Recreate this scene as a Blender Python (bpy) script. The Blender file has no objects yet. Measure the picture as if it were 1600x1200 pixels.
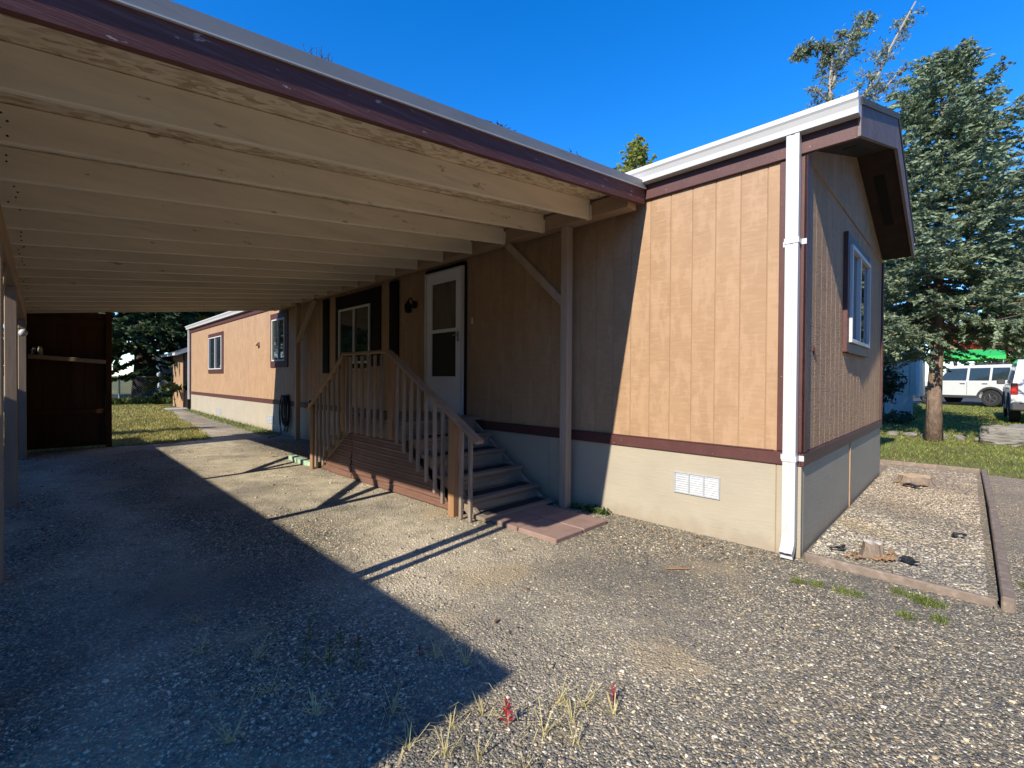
import bpy, bmesh, math, random
import numpy as np
from mathutils import Vector, Matrix
random.seed(7); rng = np.random.default_rng(7)
sc = bpy.context.scene
R_ = math.radians
# ---------------------------------------------------------------- camera
cam = bpy.data.cameras.new('camera'); camo = bpy.data.objects.new('camera', cam)
sc.collection.objects.link(camo); sc.camera = camo
cam.sensor_width = 36; cam.lens = 16.265; cam.clip_start = .05; cam.clip_end = 2000
CAM = Vector((-4.064, -.898, 1.35))
_y = Vector((66 - 800, 12, -722.9)).normalized(); _x = Vector((1512 - 800, 2, -722.9)).normalized(); _z = _x.cross(_y)
camo.matrix_world = Matrix.Translation(CAM) @ Matrix((_x, _y, _z)).to_4x4()
# ---------------------------------------------------------------- sky, sun, exposure
SUN = Vector((1.57, .19, -1)).normalized()          # the way the light travels
w = bpy.data.worlds.new('World'); sc.world = w; w.use_nodes = True
nt = w.node_tree; sky = nt.nodes.new('ShaderNodeTexSky'); sky.sky_type = 'NISHITA'; sky.sun_disc = False
sky.sun_elevation = math.asin(-SUN.z); sky.sun_rotation = math.atan2(-SUN.x, -SUN.y)
sky.air_density = 1.0; sky.dust_density = 0; sky.ozone_density = 6.5
hs = nt.nodes.new('ShaderNodeHueSaturation'); hs.inputs['Hue'].default_value = .507; hs.inputs['Saturation'].default_value = 1.26; hs.inputs['Value'].default_value = 1.0
nt.links.new(sky.outputs[0], hs.inputs['Color'])
nt.links.new(hs.outputs[0], nt.nodes['Background'].inputs[0]); nt.nodes['Background'].inputs[1].default_value = .15
sl = bpy.data.lights.new('sun', 'SUN'); sl.energy = 3.9; sl.angle = R_(.5); sl.color = (1, .91, .77)
so = bpy.data.objects.new('sun', sl); sc.collection.objects.link(so); so.location = (-20, -2, 14)
so.rotation_euler = SUN.to_track_quat('-Z', 'Y').to_euler()
sc.view_settings.view_transform = 'Standard'; sc.view_settings.look = 'None'
sc.view_settings.exposure = .95; sc.view_settings.gamma = 1
sc.render.engine = 'CYCLES'; sc.cycles.max_bounces = 8; sc.cycles.diffuse_bounces = 5; sc.cycles.use_denoising = True
sc.cycles.sample_clamp_indirect = 6

# ---------------------------------------------------------------- helpers: mesh
class MB:
    def __init__(s): s.v = []; s.f = []
    def add(s, v, f):
        n = len(s.v); s.v += [tuple(p) for p in v]; s.f += [tuple(i + n for i in q) for q in f]; return s
    def box(s, x0, x1, y0, y1, z0, z1):
        v = [(x, y, z) for x in (x0, x1) for y in (y0, y1) for z in (z0, z1)]
        return s.add(v, [(0, 1, 3, 2), (4, 6, 7, 5), (0, 4, 5, 1), (2, 3, 7, 6), (0, 2, 6, 4), (1, 5, 7, 3)])
    def cbox(s, c, d, b=.004, m=None):
        hx, hy, hz = d[0] / 2, d[1] / 2, d[2] / 2; b = min(b, hx * .45, hy * .45, hz * .45); V = []; ix = {}
        for sx in (-1, 1):
            for sy in (-1, 1):
                for sz in (-1, 1):
                    for a, p in enumerate(((hx, hy - b, hz - b), (hx - b, hy, hz - b), (hx - b, hy - b, hz))):
                        ix[sx, sy, sz, a] = len(V); V.append(Vector((sx * p[0], sy * p[1], sz * p[2])))
        F = []; S = (-1, 1)
        for q in S:
            o = [(-1, -1), (1, -1), (1, 1), (-1, 1)]
            F.append([ix[q, a, c_, 0] for a, c_ in o]); F.append([ix[a, q, c_, 1] for a, c_ in o]); F.append([ix[a, c_, q, 2] for a, c_ in o])
        for a in S:
            for c_ in S:
                F.append([ix[a, c_, -1, 0], ix[a, c_, 1, 0], ix[a, c_, 1, 1], ix[a, c_, -1, 1]])
                F.append([ix[a, -1, c_, 0], ix[a, 1, c_, 0], ix[a, 1, c_, 2], ix[a, -1, c_, 2]])
                F.append([ix[-1, a, c_, 1], ix[1, a, c_, 1], ix[1, a, c_, 2], ix[-1, a, c_, 2]])
                for e in S: F.append([ix[a, c_, e, 0], ix[a, c_, e, 1], ix[a, c_, e, 2]])
        M_ = m or Matrix()
        return s.add([M_ @ v + Vector(c) for v in V], F)
    def beam(s, p, q, wd, ht, b=.004, up=(0, 0, 1)):
        p = Vector(p); q = Vector(q); d = (q - p); L = d.length; d.normalize(); u = Vector(up)
        side = d.cross(u).normalized(); u2 = side.cross(d)
        m = Matrix((d, side, u2)).transposed()
        return s.cbox((p + q) / 2, (L, wd, ht), b, m)
    def prism(s, poly, ax, a0, a1):
        n = len(poly)
        def P(p, a): return {'x': (a, p[0], p[1]), 'y': (p[0], a, p[1]), 'z': (p[0], p[1], a)}[ax]
        v = [P(p, a0) for p in poly] + [P(p, a1) for p in poly]
        return s.add(v, [tuple(range(n)), tuple(range(2 * n - 1, n - 1, -1))] + [(i, (i + 1) % n, n + (i + 1) % n, n + i) for i in range(n)])
    def tube(s, pts, rad, n=8, cap=True):
        pts = [Vector(p) for p in pts]; rad = rad if hasattr(rad, '__len__') else [rad] * len(pts); V = []; F = []
        ref = None
        for i, p in enumerate(pts):
            d = (pts[min(i + 1, len(pts) - 1)] - pts[max(i - 1, 0)]).normalized()
            if ref is None: ref = Vector((0, 0, 1)) if abs(d.z) < .9 else Vector((1, 0, 0))
            a = d.cross(ref).normalized(); b = a.cross(d).normalized(); ref = b
            for k in range(n):
                t = 2 * math.pi * k / n; V.append(p + (a * math.cos(t) + b * math.sin(t)) * rad[i])
        for i in range(len(pts) - 1):
            for k in range(n): F.append((i * n + k, i * n + (k + 1) % n, (i + 1) * n + (k + 1) % n, (i + 1) * n + k))
        if cap: F += [tuple(range(n - 1, -1, -1)), tuple(range((len(pts) - 1) * n, len(pts) * n))]
        return s.add(V, F)
    def lathe(s, c, prof, n=16, ax='z'):
        V = []; F = []
        for r, h in prof:
            for k in range(n):
                t = 2 * math.pi * k / n; a, b = r * math.cos(t), r * math.sin(t)
                V.append({'z': (c[0] + a, c[1] + b, c[2] + h), 'y': (c[0] + a, c[1] + h, c[2] + b), 'x': (c[0] + h, c[1] + a, c[2] + b)}[ax])
        for i in range(len(prof) - 1):
            for k in range(n): F.append((i * n + k, i * n + (k + 1) % n, (i + 1) * n + (k + 1) % n, (i + 1) * n + k))
        F += [tuple(range(n)), tuple(range((len(prof) - 1) * n, len(prof) * n))]
        return s.add(V, F)

def wloc(o):
    v = Vector((0, 0, 0))
    while o is not None: v += o.location; o = o.parent
    return v
def tag(o, label=None, cat=None, group=None, kind=None):
    if label: o['label'] = label
    if cat: o['category'] = cat
    if group: o['group'] = group
    if kind: o['kind'] = kind
    return o
def link(name, me, parent=None, loc=(0, 0, 0)):
    o = bpy.data.objects.new(name, me); sc.collection.objects.link(o); o.location = loc
    if parent is not None: o.parent = parent
    return o
def mesh_of(name, mb, mat, smooth=False, off=None):
    me = bpy.data.meshes.new(name)
    v = [tuple(Vector(p) - off) for p in mb.v] if off is not None else mb.v
    me.from_pydata(v, [], mb.f); bm = bmesh.new(); bm.from_mesh(me)
    bmesh.ops.recalc_face_normals(bm, faces=bm.faces); bm.to_mesh(me); bm.free()
    for m in (mat if isinstance(mat, (list, tuple)) else [mat]): me.materials.append(m)
    if smooth:
        for p in me.polygons: p.use_smooth = True
    return me
def obj(name, mb, mat, parent=None, smooth=False, local=False):
    """world-coordinate mesh; its origin is put at the middle of its own base"""
    if local: return link(name, mesh_of(name, mb, mat, smooth), parent)
    a = np.array(mb.v); c = Vector(((a[:, 0].min() + a[:, 0].max()) / 2, (a[:, 1].min() + a[:, 1].max()) / 2, a[:, 2].min()))
    me = mesh_of(name, mb, mat, smooth, c)
    return link(name, me, parent, c - (wloc(parent) if parent is not None else Vector((0, 0, 0))))
def empty(name, loc, label, cat, group=None, rz=0):
    o = link(name, None, None, loc); o.rotation_euler.z = rz; o.empty_display_size = .2
    return tag(o, label, cat, group)
def np_mesh(name, v, f, mat, parent=None, loc=(0, 0, 0), smooth=False):
    v = np.asarray(v, np.float32); f = np.asarray(f, np.int32); me = bpy.data.meshes.new(name); k = f.shape[1]
    me.vertices.add(len(v)); me.vertices.foreach_set('co', v.ravel()); me.loops.add(f.size); me.loops.foreach_set('vertex_index', f.ravel())
    me.polygons.add(len(f)); me.polygons.foreach_set('loop_start', np.arange(len(f), dtype=np.int32) * k)
    me.update(calc_edges=True); me.validate()
    me.materials.append(mat)
    if smooth: me.polygons.foreach_set('use_smooth', np.ones(len(f), bool))
    return link(name, me, parent, loc)
def copy_tree(o, parent=None):
    c = o.copy(); sc.collection.objects.link(c); c.parent = parent
    for ch in list(o.children): copy_tree(ch, c)
    return c

# ---------------------------------------------------------------- helpers: materials
def srgb(r, g, b): return tuple((c / 255 / 12.92) if c / 255 <= .04045 else ((c / 255 + .055) / 1.055) ** 2.4 for c in (r, g, b))
def M(name, col, rough=.7, spec=.35, var=.12, vs=(6, 6, 6), layers=(), bump=(), metal=0, isl=0, rnd=.06, trans=0, coat=0):
    """colour with noise variation, wear layers (colour, scale xyz, lo, hi, strength) and bump layers (scale xyz, strength, dist)"""
    m = bpy.data.materials.new(name); m.use_nodes = True; t = m.node_tree; N = t.nodes; L = t.links; b = N['Principled BSDF']
    tc = N.new('ShaderNodeTexCoord'); oi = N.new('ShaderNodeObjectInfo')
    mu = N.new('ShaderNodeMath'); mu.operation = 'MULTIPLY'; mu.inputs[1].default_value = 41.; L.new(oi.outputs['Random'], mu.inputs[0])
    ad = N.new('ShaderNodeVectorMath'); ad.operation = 'ADD'; L.new(tc.outputs['Object'], ad.inputs[0]); L.new(mu.outputs[0], ad.inputs[1])
    def noise(s, det=5, r=.6):
        mp = N.new('ShaderNodeMapping'); mp.inputs['Scale'].default_value = s; L.new(ad.outputs[0], mp.inputs['Vector'])
        n = N.new('ShaderNodeTexNoise'); n.inputs['Scale'].default_value = 1; n.inputs['Detail'].default_value = det; n.inputs['Roughness'].default_value = r
        L.new(mp.outputs[0], n.inputs['Vector']); return n.outputs['Fac']
    def ramp(x, lo, hi, a=0., c=1.):
        r = N.new('ShaderNodeMapRange'); r.inputs[1].default_value = lo; r.inputs[2].default_value = hi; r.inputs[3].default_value = a; r.inputs[4].default_value = c
        L.new(x, r.inputs[0]); return r.outputs[0]
    def mixc(fac, A, B):
        x = N.new('ShaderNodeMix'); x.data_type = 'RGBA'; L.new(fac, x.inputs[0])
        for i, c in ((6, A), (7, B)):
            if isinstance(c, tuple): x.inputs[i].default_value = (*c[:3], 1)
            else: L.new(c, x.inputs[i])
        return x.outputs[2]
    k = ramp(noise(vs), .3, .7)
    out = mixc(k, tuple(c * (1 - var) for c in col), tuple(min(c * (1 + var), .9) for c in col))
    if rnd or isl:
        src = oi.outputs['Random']
        if isl: src = N.new('ShaderNodeNewGeometry').outputs['Random Per Island']
        amt = isl or rnd
        h = N.new('ShaderNodeHueSaturation'); L.new(out, h.inputs['Color']); L.new(ramp(src, 0, 1, 1 - amt, 1 + amt), h.inputs['Value'])
        if isl:
            mm = N.new('ShaderNodeMath'); mm.operation = 'MULTIPLY'; mm.inputs[1].default_value = 7.31; L.new(src, mm.inputs[0])
            fr = N.new('ShaderNodeMath'); fr.operation = 'FRACT'; L.new(mm.outputs[0], fr.inputs[0]); L.new(ramp(fr.outputs[0], 0, 1, .48, .52), h.inputs['Hue'])
        out = h.outputs[0]
    for c2, s, lo, hi, st in layers: out = mixc(ramp(noise(s), lo, hi, 0, st), out, tuple(c2))
    L.new(out, b.inputs['Base Color']); b.inputs['Roughness'].default_value = rough; b.inputs['Specular IOR Level'].default_value = spec; b.inputs['Metallic'].default_value = metal
    if coat: b.inputs['Coat Weight'].default_value = coat; b.inputs['Coat Roughness'].default_value = .05
    prev = None
    for s, st, di in bump:
        bp = N.new('ShaderNodeBump'); bp.inputs['Strength'].default_value = st; bp.inputs['Distance'].default_value = di; L.new(noise(s), bp.inputs['Height'])
        if prev is not None: L.new(prev, bp.inputs['Normal'])
        prev = bp.outputs[0]
    if prev is not None: L.new(prev, b.inputs['Normal'])
    if trans:
        tr = N.new('ShaderNodeBsdfTranslucent'); L.new(out, tr.inputs['Color']); mx = N.new('ShaderNodeMixShader'); mx.inputs[0].default_value = trans
        L.new(b.outputs[0], mx.inputs[1]); L.new(tr.outputs[0], mx.inputs[2]); L.new(mx.outputs[0], N['Material Output'].inputs['Surface'])
    return m

tan = (.34, .215, .122)
m_side = M('tan_siding_paint', tan, .62, .3, .07, (3, 3, 1.2), layers=[((.44, .29, .175), (8, 8, 50), .48, .68, .45), ((.27, .16, .088), (3.5, 3.5, 90), .55, .7, .35), ((.43, .285, .175), (9, 9, 3.2), .5, .56, .4), ((.27, .16, .085), (5, 5, 3.5), .56, .72, .3), ((.6, .5, .38), (50, 50, 50), .735, .75, .5)], bump=[((5, 5, 130), .35, .004), ((40, 40, 3), .2, .003)], rnd=.03)
m_side_end = M('sunlit_end_siding_paint', (.5, .32, .19), .7, .25, .12, (3, 3, 2), layers=[((.24, .145, .09), (4, 4, 110), .55, .68, .6), ((.46, .33, .225), (60, 60, 2), .55, .7, .5), ((.19, .115, .07), (90, 90, 3), .62, .72, .5)], bump=[((8, 8, 110), 1, .02), ((60, 60, 6), 1, .012)], rnd=.05)  # long wall's tan, base lightened to stand in for grazing sun; streaks are texture
m_wallcore = M('siding_groove', (.36, .23, .135), .85, .2, .1)
m_skirt = M('beige_skirting_paint', (.36, .32, .245), .6, .3, .06, (2, 2, 3), layers=[((.38, .29, .2), (3, 3, 40), .56, .7, .4), ((.3, .24, .18), (1.5, 1.5, 6), .66, .8, .4)], bump=[((6, 6, 70), .45, .005)], rnd=.03)
m_brown = M('dark_brown_trim_paint', (.08, .029, .026), .55, .4, .16, (8, 8, 8), layers=[((.3, .18, .14), (9, 60, 40), .68, .74, .5), ((.5, .4, .36), (20, 60, 40), .69, .71, .75)], bump=[((10, 90, 60), .4, .003)], rnd=.05)
m_fascia = M('weathered_brown_fascia', (.13, .05, .042), .6, .25, .2, (2, 8, 8), layers=[((.2, .13, .12), (3, 40, 60), .52, .72, .6), ((.46, .38, .36), (9, 16, 24), .67, .7, .75)], bump=[((3, 60, 90), .7, .004)], rnd=0)
m_black = M('black_trim_paint', (.006, .0045, .005), .7, .2, .2)
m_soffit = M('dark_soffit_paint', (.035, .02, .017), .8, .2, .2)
m_rake = M('faded_rake_paint', (.2, .15, .145), .75, .2, .15, (3, 20, 6), layers=[((.28, .23, .22), (3, 30, 50), .5, .7, .6), ((.1, .06, .055), (4, 8, 8), .6, .72, .5)], bump=[((3, 60, 90), .4, .003)], rnd=0)
m_white = M('white_painted_metal', (.54, .54, .53), .35, .5, .04, (2, 2, 2), layers=[((.55, .55, .53), (3, 3, 8), .62, .8, .35)], rnd=.01)
m_dspout = M('white_downspout_paint', (.52, .52, .52), .35, .5, .03, (2, 2, 2), layers=[((.33, .32, .28), (22, 22, 5), .66, .72, .6), ((.45, .42, .36), (3, 3, 6), .58, .7, .5)], bump=[((60, 60, 1), .15, .002)], rnd=0)
m_roof = M('grey_shingle', (.1, .1, .1), .9, .2, .3, (20, 20, 20), bump=[((60, 60, 60), .5, .01)])
m_flash = M('grey_roof_flashing', (.27, .265, .25), .5, .5, .1, (2, 6, 6), layers=[((.14, .13, .12), (3, 20, 20), .6, .75, .5)], rnd=0)
m_glass = M('dark_window_glass', (.02, .025, .028), .03, .8, .2)
m_glassc = M('curtained_window_glass', (.09, .085, .06), .08, .7, .25, (9, 9, 2))
m_screen = M('dark_screen', (.02, .018, .016), .5, .3, .2, (30, 30, 30))
m_door = M('white_door_paint', (.68, .68, .67), .4, .45, .03)
m_metal = M('grey_metal', (.3, .3, .3), .4, .5, .1, metal=.8)
m_galv = M('pale_vent_metal', (.42, .44, .46), .4, .5, .12, (30, 30, 30), layers=[((.4, .42, .45), (12, 12, 50), .55, .7, .5)], metal=.2)
m_cream = M('cream_plastic', (.62, .58, .47), .45, .4, .05)
m_rafter = M('painted_rafter', (.7, .62, .49), .75, .25, .1, (1.2, 9, 9), layers=[((.46, .36, .25), (1.6, 14, 20), .6, .75, .45), ((.24, .17, .11), (5, 11, 14), .665, .7, .75), ((.6, .51, .38), (3, 40, 60), .6, .75, .3)], bump=[((3, 60, 90), .4, .003)], rnd=.07)
m_bm = M('painted_beam', (.36, .25, .165), .7, .3, .12, (9, 1.2, 9), layers=[((.24, .155, .095), (20, 2, 20), .58, .72, .5)], bump=[((60, 3, 60), .3, .003)])
m_post = M('painted_post', (.37, .28, .2), .7, .3, .12, (9, 9, 1.5), layers=[((.25, .18, .12), (20, 20, 2), .58, .72, .5)], bump=[((60, 60, 3), .3, .003)])
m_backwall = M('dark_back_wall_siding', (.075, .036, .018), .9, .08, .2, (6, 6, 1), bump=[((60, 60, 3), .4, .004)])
m_wood = M('weathered_stair_wood', (.22, .175, .13), .85, .2, .2, (1.5, 12, 12), layers=[((.34, .3, .25), (2, 30, 40), .52, .7, .6), ((.1, .075, .055), (1.5, 16, 16), .62, .72, .6)], bump=[((3, 60, 60), .6, .003)], rnd=.12)
m_balu = M('weathered_baluster_wood', (.25, .2, .155), .85, .2, .2, (20, 20, 2), layers=[((.4, .35, .3), (40, 40, 2.5), .5, .68, .6), ((.13, .085, .05), (16, 16, 2), .62, .72, .5)], bump=[((80, 80, 3), .6, .002)], rnd=.16)
m_newel = M('cedar_post_wood', (.27, .15, .075), .75, .25, .15, (14, 14, 1.5), layers=[((.38, .25, .14), (20, 20, 2), .55, .7, .5)], bump=[((70, 70, 3), .4, .003)], rnd=.1)
m_rail = M('worn_handrail_wood', (.3, .2, .125), .7, .3, .18, (12, 2, 12), layers=[((.42, .36, .3), (30, 3, 30), .55, .7, .6), ((.13, .08, .05), (6, 6, 6), .68, .74, .6)], bump=[((60, 3, 60), .4, .003)], rnd=.08)
m_grip = M('black_grip_strip', (.03, .03, .032), .95, .2, .3, (60, 60, 60), bump=[((200, 200, 200), .6, .003)])
m_tin = M('red_brown_ribbed_panel', (.15, .078, .055), .5, .4, .14, (4, 4, 10), layers=[((.26, .15, .12), (3, 3, 20), .58, .72, .5), ((.1, .06, .045), (2, 6, 30), .62, .75, .5)], rnd=.06)
m_paver = M('red_concrete_paver', (.26, .175, .145), .9, .2, .14, (8, 8, 8), layers=[((.22, .13, .11), (4, 4, 4), .55, .72, .5), ((.42, .34, .28), (10, 10, 10), .66, .76, .5)], bump=[((120, 120, 120), .5, .003)], rnd=.08)
m_timber = M('grey_edging_timber', (.21, .165, .13), .9, .15, .2, (10, 10, 10), layers=[((.36, .3, .25), (20, 20, 20), .52, .7, .5), ((.1, .06, .045), (6, 6, 6), .63, .72, .5)], bump=[((40, 40, 40), .6, .005)])
m_hose = M('black_hose', (.012, .013, .016), .4, .5, .2)
m_bark = M('spruce_bark', (.19, .135, .1), .95, .15, .25, (14, 14, 5), layers=[((.3, .24, .19), (18, 18, 6), .52, .66, .6), ((.07, .05, .035), (10, 10, 5), .6, .7, .7)], bump=[((25, 25, 8), 1, .03)])
m_darkbark = M('dark_bark', (.045, .035, .028), .95, .15, .25, (9, 9, 3), bump=[((16, 16, 4), 1, .04)])
m_greybark = M('pale_grey_bark', (.3, .27, .23), .9, .2, .2, (9, 9, 3))
def leafm(n, c, tr=.25, isl=.35, v=.25): return M(n, c, .55, .3, v, (1.1, 1.1, 1.1), isl=isl, trans=tr)
m_spruce = leafm('spruce_needles', (.22, .275, .165), .3, .5)
m_larch = leafm('grey_green_needles', (.2, .235, .13), .25)
m_dkleaf = leafm('dark_conifer_leaves', (.035, .06, .022), .2)
m_leaf = leafm('green_leaves', (.075, .12, .03), .3)
m_ylleaf = leafm('yellow_green_leaves', (.27, .3, .07), .4)
m_redleaf = leafm('red_leaves', (.36, .05, .035), .3)
m_pink = leafm('pink_blossom', (.62, .22, .3), .3)
m_rhodo = leafm('dark_shrub_leaves', (.035, .055, .022), .2)
m_dry = leafm('dry_grass', (.5, .42, .2), .3)
m_weed = leafm('weed_leaves', (.09, .14, .03), .3)
m_grass = leafm('lawn_blades', (.17, .215, .045), .3, .4, .3)
m_drygrass = leafm('dry_lawn_blades', (.36, .31, .11), .3, .4, .3)
m_dullred = leafm('dull_red_leaves', (.14, .02, .025), .2)
m_redweed = leafm('red_weed_leaves', (.42, .02, .04), .35)

def gravel_mat(name, stone):
    """driveway stones: grey, tan and pale pieces, with large dusty and brown areas shared by the sheet and the loose stones"""
    m = bpy.data.materials.new(name); m.use_nodes = True; t = m.node_tree; N = t.nodes; L = t.links; b = N['Principled BSDF']
    tc = N.new('ShaderNodeTexCoord'); geo = N.new('ShaderNodeNewGeometry'); pos = geo.outputs['Position']
    def noise(sc_, det=4, v=pos):
        n = N.new('ShaderNodeTexNoise'); n.inputs['Scale'].default_value = sc_; n.inputs['Detail'].default_value = det; L.new(v, n.inputs['Vector']); return n.outputs['Fac']
    cr = N.new('ShaderNodeValToRGB'); e = cr.color_ramp; e.interpolation = 'CONSTANT'
    cols = [(0, (.075, .072, .062)), (.18, (.17, .152, .118)), (.36, (.115, .11, .094)), (.5, (.29, .238, .155)), (.6, (.18, .167, .135)), (.71, (.4, .315, .185)), (.8, (.135, .135, .128)), (.86, (.56, .46, .3)), (.94, (.74, .66, .5))]
    e.elements[0].position = 0; e.elements[0].color = (*cols[0][1], 1); e.elements[1].position = cols[1][0]; e.elements[1].color = (*cols[1][1], 1)
    for p, c in cols[2:]: x = e.elements.new(p); x.color = (*c, 1)
    if stone: L.new(geo.outputs['Random Per Island'], cr.inputs[0])
    else:
        vo = N.new('ShaderNodeTexVoronoi'); vo.inputs['Scale'].default_value = 105; L.new(pos, vo.inputs['Vector'])
        sp = N.new('ShaderNodeSeparateColor'); L.new(vo.outputs['Color'], sp.inputs[0]); L.new(sp.outputs[0], cr.inputs[0])
    def mix(fac, A, B, bt='MIX'):
        x = N.new('ShaderNodeMix'); x.data_type = 'RGBA'; x.blend_type = bt
        if isinstance(fac, float): x.inputs[0].default_value = fac
        else: L.new(fac, x.inputs[0])
        for i, c in ((6, A), (7, B)):
            if isinstance(c, tuple): x.inputs[i].default_value = (*c, 1)
            else: L.new(c, x.inputs[i])
        return x.outputs[2]
    def rmp(x, lo, hi, c):
        r = N.new('ShaderNodeMapRange'); r.inputs[1].default_value = lo; r.inputs[2].default_value = hi; r.inputs[4].default_value = c; L.new(x, r.inputs[0]); return r.outputs[0]
    out = mix(rmp(noise(30, 3), .3, .7, .35), cr.outputs[0], (.22, .195, .145)) if not stone else cr.outputs[0]
    sx = N.new('ShaderNodeSeparateXYZ'); L.new(pos, sx.inputs[0])
    def mth(op, a, b_):
        x = N.new('ShaderNodeMath'); x.operation = op
        for i, q in ((0, a), (1, b_)):
            if isinstance(q, float): x.inputs[i].default_value = q
            else: L.new(q, x.inputs[i])
        return x.outputs[0]
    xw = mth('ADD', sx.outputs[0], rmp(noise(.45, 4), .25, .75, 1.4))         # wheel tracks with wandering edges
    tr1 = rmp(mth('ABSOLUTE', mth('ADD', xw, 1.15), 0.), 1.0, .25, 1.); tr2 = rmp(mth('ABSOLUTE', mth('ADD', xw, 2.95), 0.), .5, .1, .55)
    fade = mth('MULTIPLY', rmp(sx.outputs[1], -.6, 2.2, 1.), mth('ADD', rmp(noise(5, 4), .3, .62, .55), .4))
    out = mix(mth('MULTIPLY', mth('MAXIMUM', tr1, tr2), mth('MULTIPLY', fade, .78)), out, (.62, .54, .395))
    out = mix(rmp(noise(1.25, 5), .57, .68, .7), out, (.4, .315, .19))           # bare sandy spots
    out = mix(rmp(noise(.7, 5), .5, .66, .6), out, (.13, .124, .108))     # darker fresh stone
    out = mix(rmp(sx.outputs[0], .6, 3., .4), out, (.34, .25, .165))       # browner soil in the stones past the house end
    L.new(out, b.inputs['Base Color']); b.inputs['Roughness'].default_value = .85; b.inputs['Specular IOR Level'].default_value = .3
    if not stone:
        v2 = N.new('ShaderNodeTexVoronoi'); v2.inputs['Scale'].default_value = 105; L.new(pos, v2.inputs['Vector'])
        bp = N.new('ShaderNodeBump'); bp.invert = True; bp.inputs['Strength'].default_value = 1; bp.inputs['Distance'].default_value = .007; L.new(v2.outputs['Distance'], bp.inputs['Height'])
        b2 = N.new('ShaderNodeBump'); b2.inputs['Strength'].default_value = .6; b2.inputs['Distance'].default_value = .05; L.new(noise(4, 5), b2.inputs['Height']); L.new(bp.outputs[0], b2.inputs['Normal'])
        L.new(b2.outputs[0], b.inputs['Normal'])
    return m
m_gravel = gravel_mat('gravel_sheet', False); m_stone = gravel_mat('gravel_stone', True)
m_soil = M('lawn_soil', (.17, .155, .06), .95, .1, .3, (1.2, 1.2, 1.2), layers=[((.24, .2, .08), (.5, .5, .5), .5, .65, .7), ((.08, .1, .03), (3, 3, 3), .5, .7, .6)], bump=[((12, 12, 12), .8, .05)], rnd=0)
m_asph = M('road_asphalt', (.07, .07, .07), .9, .2, .2)
m_conc = M('pale_concrete', (.42, .41, .38), .9, .2, .12)

# OSB: flakes in many directions, painted thin
def osb():
    m = M('painted_strand_board', (.68, .6, .46), .85, .2, .1, (3, 3, 3), rnd=.05); t = m.node_tree; N = t.nodes; L = t.links; b = N['Principled BSDF']
    tc = N.new('ShaderNodeTexCoord'); prevh = None; col = b.inputs['Base Color'].links[0].from_socket; prevn = None
    for i, (ang, s) in enumerate(((.35, 15), (1.3, 18), (2.35, 16))):
        mp = N.new('ShaderNodeMapping'); mp.inputs['Rotation'].default_value = (0, 0, ang); mp.inputs['Scale'].default_value = (s, s * 2.6, s); L.new(tc.outputs['Object'], mp.inputs[0])
        vo = N.new('ShaderNodeTexVoronoi'); vo.inputs['Scale'].default_value = 1; L.new(mp.outputs[0], vo.inputs['Vector'])
        sp = N.new('ShaderNodeSeparateColor'); L.new(vo.outputs['Color'], sp.inputs[0])
        r = N.new('ShaderNodeMapRange'); r.inputs[1].default_value = .6; r.inputs[2].default_value = .95; r.inputs[4].default_value = .85; L.new(sp.outputs[i], r.inputs[0])
        x = N.new('ShaderNodeMix'); x.data_type = 'RGBA'; L.new(r.outputs[0], x.inputs[0]); L.new(col, x.inputs[6]); x.inputs[7].default_value = ((.36, .27, .17, 1), (.7, .61, .46, 1), (.44, .34, .22, 1))[i]; col = x.outputs[2]
        bp = N.new('ShaderNodeBump'); bp.inputs['Strength'].default_value = .8; bp.inputs['Distance'].default_value = .012; L.new(sp.outputs[i], bp.inputs['Height'])
        if prevn is not None: L.new(prevn, bp.inputs['Normal'])
        prevn = bp.outputs[0]
    L.new(col, b.inputs['Base Color']); L.new(prevn, b.inputs['Normal']); return m
m_osb = osb()

def splash(m):
    t = m.node_tree; N = t.nodes; L = t.links; b = N['Principled BSDF']; src = b.inputs['Base Color'].links[0].from_socket
    g = N.new('ShaderNodeNewGeometry'); x = N.new('ShaderNodeSeparateXYZ'); L.new(g.outputs['Position'], x.inputs[0])
    n = N.new('ShaderNodeTexNoise'); n.inputs['Scale'].default_value = 9; n.inputs['Detail'].default_value = 6; L.new(g.outputs['Position'], n.inputs['Vector'])
    a = N.new('ShaderNodeMath'); a.operation = 'MULTIPLY_ADD'; a.inputs[1].default_value = .3; L.new(n.outputs['Fac'], a.inputs[0]); L.new(x.outputs[2], a.inputs[2])
    r = N.new('ShaderNodeMapRange'); r.inputs[1].default_value = .3; r.inputs[2].default_value = .12; r.inputs[4].default_value = .55; L.new(a.outputs[0], r.inputs[0])
    k = N.new('ShaderNodeMix'); k.data_type = 'RGBA'; L.new(r.outputs[0], k.inputs[0]); L.new(src, k.inputs[6]); k.inputs[7].default_value = (.26, .2, .14, 1); L.new(k.outputs[2], b.inputs['Base Color'])
splash(m_skirt)

# ---------------------------------------------------------------- terrain
def tz(x, y):
    z = max(0, x - 5.3) * .0133 if x < 60 else .73
    return z + .09 * min(1, max(0, (y - 12) / 8))
xs = np.unique(np.concatenate([np.linspace(-600, -14, 8), np.linspace(-12, 60, 145), np.linspace(66, 900, 8)])); ys = np.unique(np.concatenate([np.linspace(-600, -14, 8), np.linspace(-12, 46, 117), np.linspace(50, 900, 8)]))
gv = [(x, y, tz(x, y) - .012) for x in xs for y in ys]; ny = len(ys)
gf = [(i * ny + j, (i + 1) * ny + j, (i + 1) * ny + j + 1, i * ny + j + 1) for i in range(len(xs) - 1) for j in range(ny - 1)]
tag(np_mesh('ground', gv, gf, m_soil, smooth=True), kind='structure')
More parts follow.
